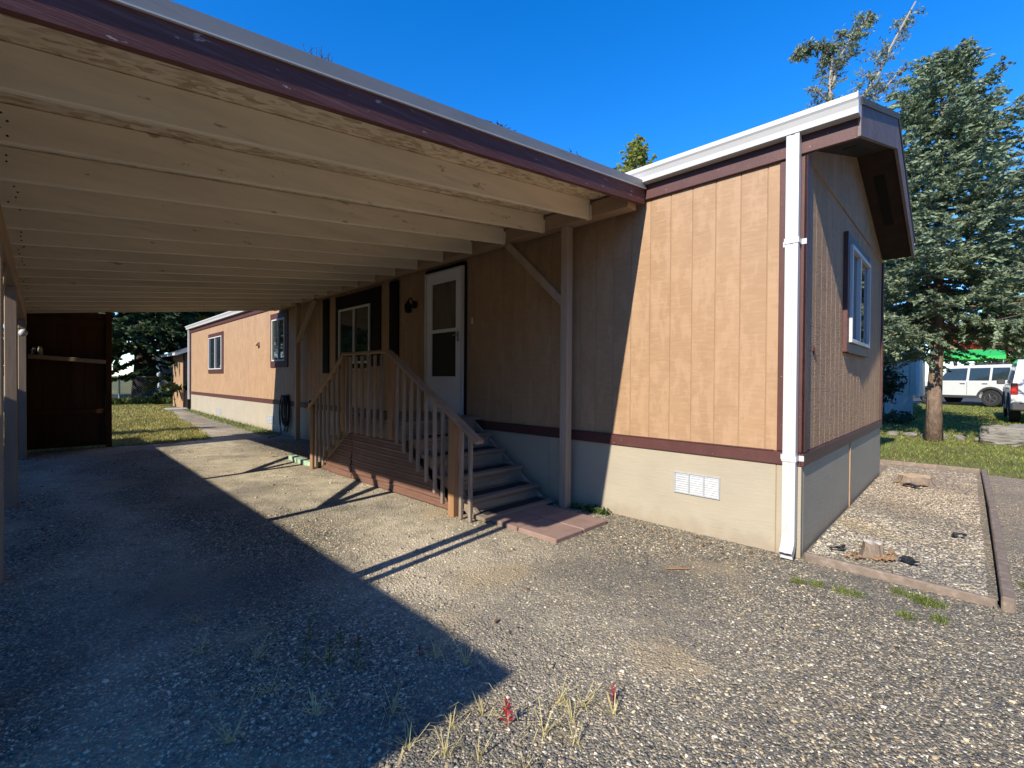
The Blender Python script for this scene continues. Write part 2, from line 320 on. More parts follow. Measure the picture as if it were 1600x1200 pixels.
# gravel driveway: a sheet with a ragged edge against the lawns
edge = [(-9, -9), (5.55, -9), (5.62, -6), (5.55, -3), (5.6, -1.1), (5.57, .1), (.3, .4), (.3, 22.8), (-.55, 23), (-.75, 20), (-1.05, 17), (-1.15, 14.5), (-1.3, 12), (-1.5, 10.9), (-2.2, 10.65), (-3.2, 10.8), (-4.6, 10.7), (-9, 10.8)]
def ragged(poly, step=.12, amp=.06):
    out = []
    for i, p in enumerate(poly):
        q = poly[(i + 1) % len(poly)]; n = max(1, int(math.dist(p, q) / step))
        for k in range(n): out.append((p[0] + (q[0] - p[0]) * k / n + random.uniform(-amp, amp), p[1] + (q[1] - p[1]) * k / n + random.uniform(-amp, amp)))
    return out
def sheet(name, poly, mat, dz, cell=.5):
    bm = bmesh.new(); f = bm.faces.new([bm.verts.new((x, y, 0)) for x, y in poly])
    x0, x1 = min(p[0] for p in poly), max(p[0] for p in poly); y0, y1 = min(p[1] for p in poly), max(p[1] for p in poly)
    for a in np.arange(math.ceil(x0 / 2) * 2, x1, 2.): bmesh.ops.bisect_plane(bm, geom=bm.verts[:] + bm.edges[:] + bm.faces[:], plane_co=(a, 0, 0), plane_no=(1, 0, 0))
    for a in np.arange(math.ceil(y0 / 2) * 2, y1, 2.): bmesh.ops.bisect_plane(bm, geom=bm.verts[:] + bm.edges[:] + bm.faces[:], plane_co=(0, a, 0), plane_no=(0, 1, 0))
    for v in bm.verts: v.co.z = tz(v.co.x, v.co.y) + dz
    bmesh.ops.triangulate(bm, faces=bm.faces[:]); bmesh.ops.recalc_face_normals(bm, faces=bm.faces[:])
    me = bpy.data.meshes.new(name); bm.to_mesh(me); bm.free(); me.materials.append(mat)
    if me.polygons[0].normal.z < 0: me.flip_normals()
    return tag(link(name, me), kind='structure')
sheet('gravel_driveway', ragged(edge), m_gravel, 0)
# loose stones
def stones(name, pts, size, mat, z0=0.):
    n = len(pts); base = np.array([(x, y, z) for x in (-1, 1) for y in (-1, 1) for z in (-1, 1)], float)
    fq = np.array([(0, 1, 3, 2), (4, 6, 7, 5), (0, 4, 5, 1), (2, 3, 7, 6), (0, 2, 6, 4), (1, 5, 7, 3)])
    v = base[None] * .5 * rng.uniform(.45, 1.1, (n, 8, 3)); sc3 = size[:, None] * rng.uniform([.75, .55, .28], [1.3, .95, .6], (n, 3)); v *= sc3[:, None]
    a = rng.uniform(0, 6.28, n); tl = rng.normal(0, .25, n); c, s = np.cos(tl)[:, None], np.sin(tl)[:, None]
    v = np.stack([v[..., 0] * c + v[..., 2] * s, v[..., 1], -v[..., 0] * s + v[..., 2] * c], -1)
    c, s = np.cos(a)[:, None], np.sin(a)[:, None]; v = np.stack([v[..., 0] * c - v[..., 1] * s, v[..., 0] * s + v[..., 1] * c, v[..., 2]], -1)
    v[..., 0] += pts[:, 0:1]; v[..., 1] += pts[:, 1:2]; v[..., 2] += (pts[:, 2] + size * rng.uniform(-.08, .12, n) + z0)[:, None]
    f = (fq[None] + (np.arange(n) * 8)[:, None, None]).reshape(-1, 4)
    return np_mesh(name, v.reshape(-1, 3), f, mat)
def inpoly(p, poly):
    x, y = p[:, 0], p[:, 1]; r = np.zeros(len(p), bool); j = len(poly) - 1
    for i in range(len(poly)):
        xi, yi = poly[i]; xj, yj = poly[j]
        if yi != yj: r ^= ((yi > y) != (yj > y)) & (x < (xj - xi) * (y - yi) / (yj - yi) + xi)
        j = i
    return r
def view_pts(n, r0, r1, power=1.):
    """points on the ground in a fan in front of the camera"""
    r = np.sqrt(rng.uniform(0, 1, n) ** power * (r1 * r1 - r0 * r0) + r0 * r0); th = R_(45.4) + rng.uniform(-R_(52), R_(52), n)
    p = np.stack([CAM.x + r * np.cos(th), CAM.y + r * np.sin(th)], -1); return p, r
p1, r1 = view_pts(120000, 1.2, 5.4, 1.3); p2, r2 = view_pts(34000, 5.4, 11)
pp = np.concatenate([p1, p2]); rr = np.concatenate([r1, r2])
bed = [(0, 0), (5.55, 0), (5.55, -1.06), (0, -1.06)]
keep = inpoly(pp, edge) & ~inpoly(pp, bed) & ~((pp[:, 0] > -.02) & (pp[:, 1] > -.02)) & ~((pp[:, 0] > -1.14) & (pp[:, 0] < -.1) & (pp[:, 1] > 2.3) & (pp[:, 1] < 6)) & ~((pp[:, 0] > -1.12) & (pp[:, 0] < -.33) & (pp[:, 1] > 1.48) & (pp[:, 1] < 2.4))
pp = pp[keep]; rr = rr[keep]
sz = np.clip(rng.lognormal(math.log(.0078), .45, len(pp)), .0035, .024) * np.where(rr > 5.4, 1.35, 1)
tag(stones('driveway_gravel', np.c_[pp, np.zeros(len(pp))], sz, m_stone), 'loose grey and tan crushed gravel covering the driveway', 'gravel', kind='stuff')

# ---------------------------------------------------------------- the mobile home
HL, HW = 20.69, 4.47
home = empty('mobile_home', (HW / 2, HL / 2, 0), 'long single-storey tan mobile home with brown trim and white gutter', 'mobile home')
obj('wall', MB().prism([(.006, .002), (HW - .012, .002), (HW - .012, 3.1), (HW / 2, 3.8), (.006, 3.1)], 'y', .007, HL), m_wallcore, home)
GR = .2025
ys_ = [-.001] + [.254 + GR * k for k in range(101) if .254 + GR * k < HL - .05] + [HL]
bmesh_cache = {}
def shared(name, key, d, mat, parent, c, b=.003):
    k = (key, tuple(round(x, 4) for x in d), mat.name)
    if k not in bmesh_cache: bmesh_cache[k] = mesh_of(name, MB().cbox((0, 0, 0), d, b), mat)
    return link(name, bmesh_cache[k], parent, Vector(c) - wloc(parent))
for a, b in zip(ys_[:-1], ys_[1:]): shared('siding_board', 'sb', (.014, b - a - .006, 2.272), m_side, home, (.007, (a + b) / 2, .803 + 1.136))
# end wall: boards below and above the seam at 3.06
xe = [0] + [.19 + GR * k for k in range(30) if .19 + GR * k < HW - .06] + [HW]
for a, b in zip(xe[:-1], xe[1:]):
    shared('siding_board', 'se', (b - a - .007, .014, 2.25), m_side_end, home, ((a + b) / 2, .007, .803 + 1.125))
    top = lambda x: 3.83 - abs(x - HW / 2) * .318
    a2, b2 = a + .0035, b - .0035; pl = [(a2, 3.075), (b2, 3.075), (b2, top(b2))] + ([(HW / 2, top(HW / 2))] if a2 < HW / 2 < b2 else []) + [(a2, top(a2))]
    obj('siding_board', MB().prism(pl, 'y', 0, .012), m_side_end, home)
obj('seam_flashing', MB().prism([(-.012, 3.055), (.004, 3.055), (.004, 3.077), (-.004, 3.073), (-.012, 3.06)], 'x', 0, HW), m_side_end, home)
# belly band, corner trim, skirting
obj('belly_band', MB().cbox((-.011, HL / 2, .752), (.022, HL, .1), .004), m_brown, home)
obj('belly_band', MB().cbox((HW / 2 - .01, -.011, .752), (HW + .02, .022, .1), .004), m_brown, home)
obj('drip_strip', MB().cbox((-.014, HL / 2 + .09, .806), (.028, HL - .2, .008), .002), m_brown, home)
obj('corner_trim', MB().cbox((-.01, .071, 1.932), (.02, .188, 2.25), .004), m_brown, home)
obj('corner_trim', MB().cbox((.035, -.0115, 1.932), (.11, .023, 2.25), .004), m_brown, home)
obj('corner_trim', MB().cbox((HW - .04, -.0115, 1.932), (.09, .023, 2.25), .004), m_brown, home)
obj('corner_trim', MB().cbox((-.01, HL - .04, 1.932), (.02, .1, 2.25), .004), m_brown, home)
sk = [0, .17, 2.5, 4.95, 7.4, 9.85, 12.74, 15.14, 17.74, HL]
for a, b in zip(sk[:-1], sk[1:]): obj('skirting_panel', MB().cbox((.006, (a + b) / 2, .35), (.016, b - a - .006, .705), .002), m_skirt, home)
for a, b in ((0, .055), (.06, 2.02), (2.05, HW)): obj('skirting_panel', MB().cbox(((a + b) / 2, .006, .35), (b - a - .004, .016, .705), .002), m_skirt, home)
obj('cover_strip', MB().cbox((2.035, -.006, .35), (.03, .012, .7), .003), m_side, home)
obj('corner_strip', MB().cbox((-.008, .035, .348), (.016, .08, .7), .003), m_skirt, home)
def vent(y0, y1, z0, z1, n, parent):
    fr = MB(); t = .012
    for z in (z0, z1): fr.cbox((-.008, (y0 + y1) / 2, z), (.016, y1 - y0 + t, t), .002)
    for k in range(n + 1): fr.cbox((-.008, y0 + (y1 - y0) * k / n, (z0 + z1) / 2), (.0155, t, z1 - z0 - t), .002)
    v = obj('skirting_vent', fr, m_galv, parent)
    wd = (y1 - y0) / n
    for k in range(n):
        lv = MB()
        for j in range(9):
            z = z0 + (z1 - z0) * (j + .5) / 9; c = y0 + wd * (k + .5)
            lv.prism([(-.011, z - .008), (-.0095, z - .009), (-.003, z + .007), (-.0045, z + .008)], 'y', c - wd / 2 + .007, c + wd / 2 - .007)
        obj('louver', lv, m_galv, v)
vent(.604, 1.0, .34, .52, 3, home); vent(11.47, 11.92, .2, .38, 3, home); vent(16.32, 16.8, .155, .335, 3, home)
# fascia, gutter, downspout
obj('fascia_board', MB().cbox((-.016, 10.29, 3.16), (.032, 21.24, .18), .004), m_brown, home)
gp = [(-.034, 3.335), (-.034, 3.208), (-.115, 3.208), (-.122, 3.25), (-.138, 3.285), (-.15, 3.3), (-.15, 3.335), (-.143, 3.335), (-.141, 3.305), (-.128, 3.285), (-.115, 3.25), (-.108, 3.216), (-.042, 3.216), (-.042, 3.335)]
gu = obj('gutter', MB().prism(gp, 'y', -.338, 20.9), m_white, home)
obj('end_cap', MB().prism([(-.032, 3.34), (-.032, 3.204), (-.118, 3.204), (-.141, 3.285), (-.154, 3.3), (-.154, 3.34)], 'y', -.343, -.3382), m_white, gu)
obj('gutter', MB().prism([(2 * HW / 2 - x, z) for x, z in gp], 'y', -.34, 20.9), m_white, home)
def downspout(yc, parent, kick=True):
    mb = MB(); x0 = -.075; path = [(x0, 3.205), (x0, .16), (x0 - .012, .115), (x0 - .05, .07), (x0 - .085, .045)] if kick else [(x0, 3.205), (x0, .35)]
    V = []; F = []; hw, hd = .041, .031
    for i, (x, z) in enumerate(path):
        a = path[max(i - 1, 0)]; b = path[min(i + 1, len(path) - 1)]; d = Vector((b[0] - a[0], 0, b[1] - a[1])).normalized(); n = Vector((d.z, 0, -d.x))
        for sx, sy in ((-1, -1), (-1, -.33), (-.88, -.24), (-.88, .24), (-1, .33), (-1, 1), (1, 1), (1, -1)):
            V.append(Vector((x, yc, z)) + n * (sx * hd * -1) + Vector((0, sy * hw, 0)))
    k = 8
    for i in range(len(path) - 1):
        for j in range(k): F.append((i * k + j, i * k + (j + 1) % k, (i + 1) * k + (j + 1) % k, (i + 1) * k + j))
    mb.add(V, F); d = obj('downspout', mb, m_dspout, parent)
    so_ = d.modifiers.new('wall', 'SOLIDIFY'); so_.thickness = .003; so_.offset = 1
    return d
ds = downspout(.058, home)
for z in (2.41, .765):
    obj('strap', MB().cbox((-.111, .058, z), (.004, .1, .042), .001).cbox((-.068, .011, z), (.084, .004, .042), .001).cbox((-.068, .105, z), (.084, .004, .042), .001).cbox((-.024, -.006, z), (.004, .034, .042), .001).cbox((-.024, .121, z), (.004, .03, .042), .001).lathe((-.028, -.012, z), [(.006, 0), (.005, .004)], 8, 'x'), m_dspout, ds)
obj('downspout', MB().cbox((-.07, HL - .03, 1.85), (.06, .08, 2.7), .006), m_white, home)
obj('downspout_boot', MB().cbox((-.07, HL - .03, .29), (.08, .1, .42), .01), m_black, home)
# roof and rake
rk = lambda x: 4.135 - abs(x - HW / 2) * .358; rb = lambda x: 3.80 - abs(x - HW / 2) * .318
x0, x1, xm = -.035, HW + .035, HW / 2
obj('roof', MB().prism([(x0, rk(x0) - .03), (xm, rk(xm) - .03), (x1, rk(x1) - .03), (x1 + .03, rk(x1) + .008), (xm, rk(xm) + .03), (x0 - .03, rk(x0) + .008)], 'y', -.355, 20.95), m_roof, home)
for k in range(2):
    s = (lambda x: x) if k == 0 else (lambda x: HW - x)
    pl = [(s(-.032), rb(-.032)), (s(-.032), rk(x0) - .03), (s(xm - .002), rk(xm) - .032), (s(xm - .002), rb(xm))]
    obj('rake_board', MB().prism(pl, 'y', -.345, -.318), m_rake, home)
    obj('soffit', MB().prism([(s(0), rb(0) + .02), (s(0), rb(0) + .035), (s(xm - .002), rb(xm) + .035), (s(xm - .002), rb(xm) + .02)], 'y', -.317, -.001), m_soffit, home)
    a, b = (2.62, 3.62) if k == 1 else (.8, 1.8)
    obj('soffit_vent', MB().prism([(a, rb(a) + .016), (a, rb(a) + .0205), (b, rb(b) + .0205), (b, rb(b) + .016)], 'y', -.2, -.1), m_black, home)
# windows
def window_x(y0, y1, z0, z1, parent, trim=.09, mull=True, tm=None, name='window'):
    tm = tm or m_brown; fr = MB(); t = .035; xo = -.03
    for z in (z0 + t / 2, z1 - t / 2): fr.cbox((xo / 2 - .01, (y0 + y1) / 2, z), (.05, y1 - y0, t), .004)
    for y in (y0 + t / 2, y1 - t / 2): fr.cbox((xo / 2 - .01, y, (z0 + z1) / 2), (.0495, t, z1 - z0 - 2 * t), .004)
    if mull: fr.cbox((xo / 2 - .008, (y0 + y1) / 2, (z0 + z1) / 2), (.044, t, z1 - z0 - 2 * t), .004)
    wn = obj(name, fr, m_white, parent)
    ym = (y0 + y1) / 2
    for a, b, dx in ((y0 + t, ym - t / 2, -.012), (ym + t / 2, y1 - t, -.02)): obj('pane', MB().box(dx, dx + .004, a, b, z0 + t, z1 - t), m_glass, wn)
    if trim:
        for z in (z0 - trim / 2 - .001, z1 + trim / 2 + .001): obj('trim_board', MB().cbox((-.0125, (y0 + y1) / 2, z), (.025, y1 - y0 + 2 * trim, trim), .003), tm, wn)
        for y in (y0 - trim / 2 - .001, y1 + trim / 2 + .001): obj('trim_board', MB().cbox((-.012, y, (z0 + z1) / 2), (.024, trim, z1 - z0), .003), tm, wn)
    return wn
window_x(16.15, 17.75, 1.62, 2.7, home, .13); window_x(10.64, 11.5, 1.76, 2.79, home, .15)
w3 = window_x(6.58, 7.78, 1.63, 2.67, home, 0)
for c, d in (((-.013, 6.41, 2.25), (.026, .33, 1.36)), ((-.013, 7.87, 2.25), (.026, .17, 1.36)), ((-.0125, 7.18, 2.8), (.025, 1.19, .25)), ((-.0125, 7.18, 1.58), (.025, 1.19, .09))): obj('trim_board', MB().cbox(c, d, .003), m_black, w3)
for y in (5.815, 8.41):
    sh = obj('shutter', MB().cbox((-.014, y, 2.2), (.022, .28, 1.5), .004), m_black, home)
    sl_ = MB()
    for j in range(24): z = 1.5 + j * .06; sl_.prism([(-.034, z), (-.026, z), (-.026, z + .05), (-.028, z + .05)], 'y', y - .11, y + .11)
    obj('louver', sl_, m_black, sh)
# end window (on the gable wall)
fr = MB(); X0, X1, Z0, Z1, t = 1.66, 2.86, 1.75, 2.74, .04
for z in (Z0 + t / 2, Z1 - t / 2): fr.cbox(((X0 + X1) / 2, -.03, z), (X1 - X0, .07, t), .004)
for x in (X0 + t / 2, X1 - t / 2): fr.cbox((x, -.03, (Z0 + Z1) / 2), (t, .0695, Z1 - Z0 - 2 * t), .004)
fr.cbox((2.2, -.03, (Z0 + Z1) / 2), (.05, .06, Z1 - Z0 - 2 * t), .004)
we = obj('window', fr, m_white, home)
obj('pane', MB().box(X0 + t, 2.175, -.022, -.018, Z0 + t, Z1 - t), m_glass, we); obj('pane', MB().box(2.225, X1 - t, -.034, -.03, Z0 + t, Z1 - t), m_glass, we)
for c, d in (((1.6, -.02, 2.25), (.1, .04, 1.2)), ((2.26, -.0195, 1.695), (1.2, .039, .1)), ((2.26, -.0195, 2.795), (1.2, .039, .1)), ((2.92, -.019, 2.25), (.1, .038, 1.2))): obj('trim_board', MB().cbox(c, d, .003), m_brown, we)
# storm door
dr = obj('storm_door', MB().cbox((-.03, 4.1, 1.87), (.04, .12, 2.0), .004).cbox((-.03, 4.79, 1.87), (.04, .12, 2.0), .004).cbox((-.03, 4.45, 2.8), (.0395, .58, .14), .004).cbox((-.03, 4.45, 1.13), (.0395, .58, .52), .004).cbox((-.03, 4.45, 2.04), (.038, .58, .05), .004), m_door, home)
obj('frame', MB().cbox((-.03, 4.02, 1.87), (.06, .035, 2.06), .003).cbox((-.03, 4.875, 1.87), (.06, .035, 2.06), .003).cbox((-.03, 4.45, 2.885), (.0595, .81, .03), .003), m_white, dr)
obj('upper_pane', MB().box(-.027, -.022, 4.16, 4.73, 2.065, 2.73), m_glassc, dr); obj('lower_screen', MB().box(-.027, -.022, 4.16, 4.73, 1.39, 2.015), m_screen, dr)
obj('moulding', MB().cbox((-.052, 4.445, 1.375), (.008, .6, .02), .002).cbox((-.052, 4.445, 2.735), (.008, .6, .016), .002), m_door, dr)
obj('handle', MB().cbox((-.055, 4.1, 1.94), (.012, .03, .14), .004).beam((-.075, 4.1, 1.96), (-.075, 4.19, 1.96), .02, .02, .006).beam((-.05, 4.1, 1.96), (-.08, 4.1, 1.96), .015, .015), m_metal, dr)
obj('door_casing', MB().cbox((-.014, 3.985, 1.9), (.028, .03, 2.1), .003).cbox((-.014, 4.91, 1.9), (.028, .03, 2.1), .003).cbox((-.0135, 4.45, 2.93), (.027, .89, .06), .003), m_black, home)
obj('doorbell', MB().cbox((-.012, 3.85, 2.137), (.024, .035, .085), .006).lathe((-.028, 3.85, 2.12), [(.008, 0), (.008, .006)], 8, 'x'), m_cream, home)
pl_ = obj('porch_light', MB().lathe((-.03, 5.22, 2.5), [(.06, 0), (.06, .03)], 12, 'x').tube([(-.03, 5.22, 2.52), (-.09, 5.22, 2.6), (-.13, 5.22, 2.56)], .012, 6), m_black, home)
obj('lamp_shade', MB().lathe((-.13, 5.22, 2.36), [(.035, 0), (.055, .03), (.06, .12), (.03, .16), (.012, .19)], 12), m_black, pl_)
obj('vent_hood', MB().prism([(0, 2.2), (-.1, 2.2), (-.1, 2.23), (-.05, 2.29), (0, 2.3)], 'y', 12.53, 12.67), m_side, home)
obj('outlet_cover', MB().cbox((.3, -.006, 1.62), (.02, .012, .05), .002).cbox((.34, -.006, 1.6), (.015, .012, .06), .002), m_brown, home)

# ---------------------------------------------------------------- the carport
XL, YF, YB, SL = -4.7, 1.31, 11.08, .122
zr = lambda x: 2.94 + SL * (x + .3)
cp = empty('carport', (-2.3, 6.2, 0), 'open flat-roofed wooden carport with tan rafters and dark brown front board', 'carport')
CA = math.atan(SL)
ry = [1.80 + .6065 * k for k in range(16)]
L_ = (-.25 - XL - .04) / math.cos(CA)
for y in ry:
    if 'raft' not in bmesh_cache: bmesh_cache['raft'] = mesh_of('rafter', MB().cbox((0, 0, 0), (L_, .04, .184), .005, Matrix.Rotation(-CA, 3, 'Y')), m_rafter)
    xc = (-.25 + XL + .04) / 2; rf_ = link('rafter', bmesh_cache['raft'], cp, Vector((xc, y + random.uniform(-.006, .006), zr(xc) + .092 / math.cos(CA))) - wloc(cp)); rf_.rotation_euler = (R_(random.uniform(-1.2, 1.2)), R_(random.uniform(-.12, .12)), R_(random.uniform(-.1, .1)))
    nl = MB()
    for q in range(4): xx = -4.2 + random.uniform(-.02, .03); nl.lathe((xx, y - .021, zr(xx) + .03 + q * .035), [(.006, -.004), (.006, .0)], 6, 'y')
    obj('nail_heads', nl, m_darkbark, cp)['kind'] = 'stuff'
    obj('joist_hanger', MB().cbox((-.255, y - .023, zr(-.25) + .07), (.03, .004, .13), .001).cbox((-.255, y + .023, zr(-.25) + .07), (.03, .004, .13), .001).cbox((-.255, y, zr(-.25) - .003), (.03, .05, .004), .001), m_rafter, cp)
# roof deck sheets (seams show from below), shingles above
px = [XL + .02, -3.86, -1.42, -.08]; py = [YF + .02] + [YF + .02 + 1.219 * k for k in range(1, 8)] + [YB]
for j in range(len(py) - 1):
    cuts = [XL + .02, -3.02 + (.0 if j % 2 else -1.2), -.58 + (0 if j % 2 else -1.2), -.08]
    for a, b in zip(cuts[:-1], cuts[1:]):
        c = (a + b) / 2; lift = .186
        mb = MB().cbox((0, 0, 0), ((b - a) / math.cos(CA) - .006, py[j + 1] - py[j] - .012, .012), .001, Matrix.Rotation(-CA, 3, 'Y'))
        link('deck_panel', mesh_of('deck_panel', mb, m_osb), cp, Vector((c, (py[j] + py[j + 1]) / 2, zr(c) + lift + .007)) - wloc(cp))
obj('roofing', MB().prism([(XL, zr(XL) + .203), (-.06, zr(-.06) + .203), (-.06, zr(-.06) + .235), (XL, zr(XL) + .235)], 'y', YF + .02, YB), m_roof, cp)
fa = lambda x: 3.029 + SL * x
obj('front_fascia', MB().prism([(XL, fa(XL)), (-.05, fa(-.05)), (-.05, fa(-.05) + .15), (XL, fa(XL) + .15)], 'y', YF - .005, YF + .034), m_fascia, cp)
obj('flashing', MB().prism([(XL - .02, fa(XL) + .147), (-.045, fa(-.045) + .147), (-.045, fa(-.045) + .214), (XL - .02, fa(XL) + .214)], 'y', YF - .017, YF - .0055).prism([(XL - .02, fa(XL) + .2), (-.045, fa(-.045) + .2), (-.045, fa(-.045) + .214), (XL - .02, fa(XL) + .214)], 'y', YF - .0055, YF + .12), m_flash, cp)
obj('flashing_lip', MB().prism([(XL - .02, fa(XL) + .14), (-.045, fa(-.045) + .14), (-.045, fa(-.045) + .1465), (XL - .02, fa(XL) + .1465)], 'y', YF - .019, YF - .0055), m_white, cp)
obj('side_fascia', MB().cbox((XL + .017, (YF + YB) / 2 + .02, zr(XL) + .09), (.03, YB - YF - .05, .19), .004), m_brown, cp)
cg = obj('eave_gutter', MB().prism([(XL - .002, zr(XL) + .19), (XL - .002, zr(XL) + .08), (XL - .08, zr(XL) + .08), (XL - .11, zr(XL) + .19), (XL - .1, zr(XL) + .19), (XL - .073, zr(XL) + .09), (XL - .012, zr(XL) + .09), (XL - .012, zr(XL) + .19)], 'y', YF, YB), m_white, cp)
obj('beam', MB().cbox((-.165, (YF + YB) / 2 + .025, 3.043), (.15, YB - YF - .072, .15), .005), m_bm, cp)
obj('beam', MB().cbox((-4.295, (YF + YB) / 2 + .03, 2.365), (.09, YB - YF - .08, .185), .005), m_bm, cp)
for y in (2.14, 9.5):
    obj('post', MB().cbox((-.165, y, 1.483), (.092, .092, 2.966), .006), m_post, cp)
obj('brace', MB().beam((-.165, 2.17, 2.17), (-.165, 3.02, 2.955), .07, .088, .005), m_post, cp)
obj('brace', MB().beam((-.165, 9.46, 2.14), (-.165, 8.6, 2.955), .07, .088, .005), m_post, cp)
for y in (1.86, 3.6, 6.12, 10.0):
    obj('post', MB().cbox((-4.29, y, 1.135), (.092, .092, 2.274), .006), m_post, cp)
for y in (3.6, 6.12):
    obj('brace', MB().beam((-4.29, y + .03, 1.46), (-4.29, y + 1.2, 2.27), .04, .088, .004), m_post, cp)
    obj('brace', MB().beam((-4.29, y + .03, 1.5), (-4.29, y + .52, 2.27), .04, .088, .004), m_post, cp)
obj('downspout', MB().cbox((-4.29, 1.72, 1.15), (.05, .065, 2.1), .006).beam((-4.29, 1.72, 2.19), (XL - .05, 1.6, 2.44), .05, .06, .006), m_white, cp)
# back wall wing with shelf
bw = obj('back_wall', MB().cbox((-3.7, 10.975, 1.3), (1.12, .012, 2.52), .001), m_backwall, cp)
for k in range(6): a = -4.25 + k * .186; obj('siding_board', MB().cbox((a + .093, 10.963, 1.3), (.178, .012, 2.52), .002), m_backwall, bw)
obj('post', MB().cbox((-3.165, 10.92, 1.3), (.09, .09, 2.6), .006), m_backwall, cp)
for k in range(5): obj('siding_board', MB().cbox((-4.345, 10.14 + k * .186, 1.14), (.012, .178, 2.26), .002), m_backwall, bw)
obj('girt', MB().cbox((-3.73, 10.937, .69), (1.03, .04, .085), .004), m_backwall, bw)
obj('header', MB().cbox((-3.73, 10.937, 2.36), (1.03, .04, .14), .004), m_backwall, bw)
obj('shelf', MB().beam((-4.24, 10.82, 1.70), (-3.22, 10.82, 1.63), .27, .07, .004), m_bm, cp)
lp = obj('lamp', MB().lathe((-4.225, 7.2, 1.83), [(.015, 0), (.032, .015), (.04, .04), (.034, .065), (.015, .085)], 14), m_white, cp, smooth=True)
obj('lamp_arm', MB().beam((-4.29, 7.2, 1.92), (-4.225, 7.2, 1.92), .02, .02, .003).beam((-4.29, 7.2, 1.92), (-4.29, 7.2, 2.3), .015, .02, .003), m_metal, lp)
# twigs and needles caught on the roof edge
for i, (x, dz) in enumerate(((-3.14, .1), (-1.98, .02), (-1.9, .02), (-1.15, .015))):
    mb = MB()
    for k in range(14 if i == 0 else 7):
        a = Vector((x + random.uniform(-.07, .07), YF - .01, fa(x) + .218)); d = Vector((random.uniform(-.03, .03), random.uniform(-.01, .03), random.uniform(.0, .06 if i == 0 else .025)))
        mb.tube([a, a + d * .5, a + d + Vector((random.uniform(-.02, .02), 0, 0))], [.0016, .0013, .0008] if i == 0 else [.003, .0025, .0015], 4)
    tag(obj('twig_clump', mb, m_darkbark), ['spiky dry twig standing up on the carport roof edge, nearest the upper left', 'dark twig scrap lying on the roof edge above the middle of the brown board', 'thin bark scrap beside the middle twig on the roof edge', 'small debris on the carport roof edge nearest the house'][i], 'twig', 'debris on the carport roof edge')
# jars on the shelf
for x, s, lb in ((-4.09, 1, 'taller pale jar standing on the carport back shelf'), (-4.17, .75, 'shorter dark jar beside the pale one on the back shelf')):
    z0 = 1.735 - (x + 4.24) * .07
    j = tag(obj('jar', MB().lathe((x, 10.84, z0), [(.03, 0), (.035, .01), (.035, .11 * s), (.026, .13 * s)], 14), m_cream if s == 1 else m_glass, smooth=True), lb, 'jar')
    obj('lid', MB().lathe((x, 10.84, z0 + .13 * s), [(.028, 0), (.028, .025)], 14), m_metal, j)

# ---------------------------------------------------------------- porch steps
pc = empty('porch_steps', (-.7, 4.3, 0), 'weathered wooden porch landing with railings and steps down both ends', 'porch')
ST = [(2.30, .054), (2.512, .185), (2.776, .354), (3.059, .528), (3.32, .69), (3.6, .863)]
def step(y0, y1, z, zprev, sgn, yb):
    d = MB(); n = 2 if abs(y1 - y0) > .2 else 1
    td = MB().cbox((-.66, (y0 + y1) / 2, z - .019), (1.03, abs(y1 - y0) + .03, .038), .005)
    t = obj('tread', td, m_wood, pc)
    obj('grip_strip', MB().cbox((-.66, (y0 + y1) / 2 + .01 * sgn, z + .0025), (.86, .13, .005), .001), m_grip, t)
    if zprev is not None: obj('riser', MB().cbox((-.66, y0 + .022 * sgn, (z - .038 + zprev) / 2), (1.0, .022, z - .04 - zprev), .002), m_wood, pc)
for i in range(5): step(ST[i][0], ST[i + 1][0], ST[i][1], ST[i - 1][1] if i else None, 1, 0)
obj('riser', MB().cbox((-.66, 3.62, (.825 + .69) / 2), (1.0, .022, .13), .002), m_wood, pc)
far = [(6.3, .054), (6.08, .2), (5.84, .365), (5.6, .53), (5.36, .695), (5.12, .863)]
for i in range(5): step(far[i][0], far[i + 1][0], far[i][1], far[i - 1][1] if i else None, -1, 0)
for k in range(10): y = 3.6 + .152 * (k + .5); obj('deck_board', MB().cbox((-.6, y, .844), (1.18, .146, .038), .005), m_wood, pc)
obj('rim_board', MB().cbox((-1.17, 4.36, .735), (.038, 1.5, .178), .004), m_wood, pc)
for x in (-1.1, -.17):
    obj('stringer', MB().prism([(2.42, .0), (2.58, .0), (3.62, .62), (3.62, .82), (2.42, .03)], 'x', x - .019, x + .019), m_wood, pc)
    obj('stringer', MB().prism([(6.2, .0), (6.04, .0), (5.1, .62), (5.1, .82), (6.2, .03)], 'x', x - .019, x + .019), m_wood, pc)
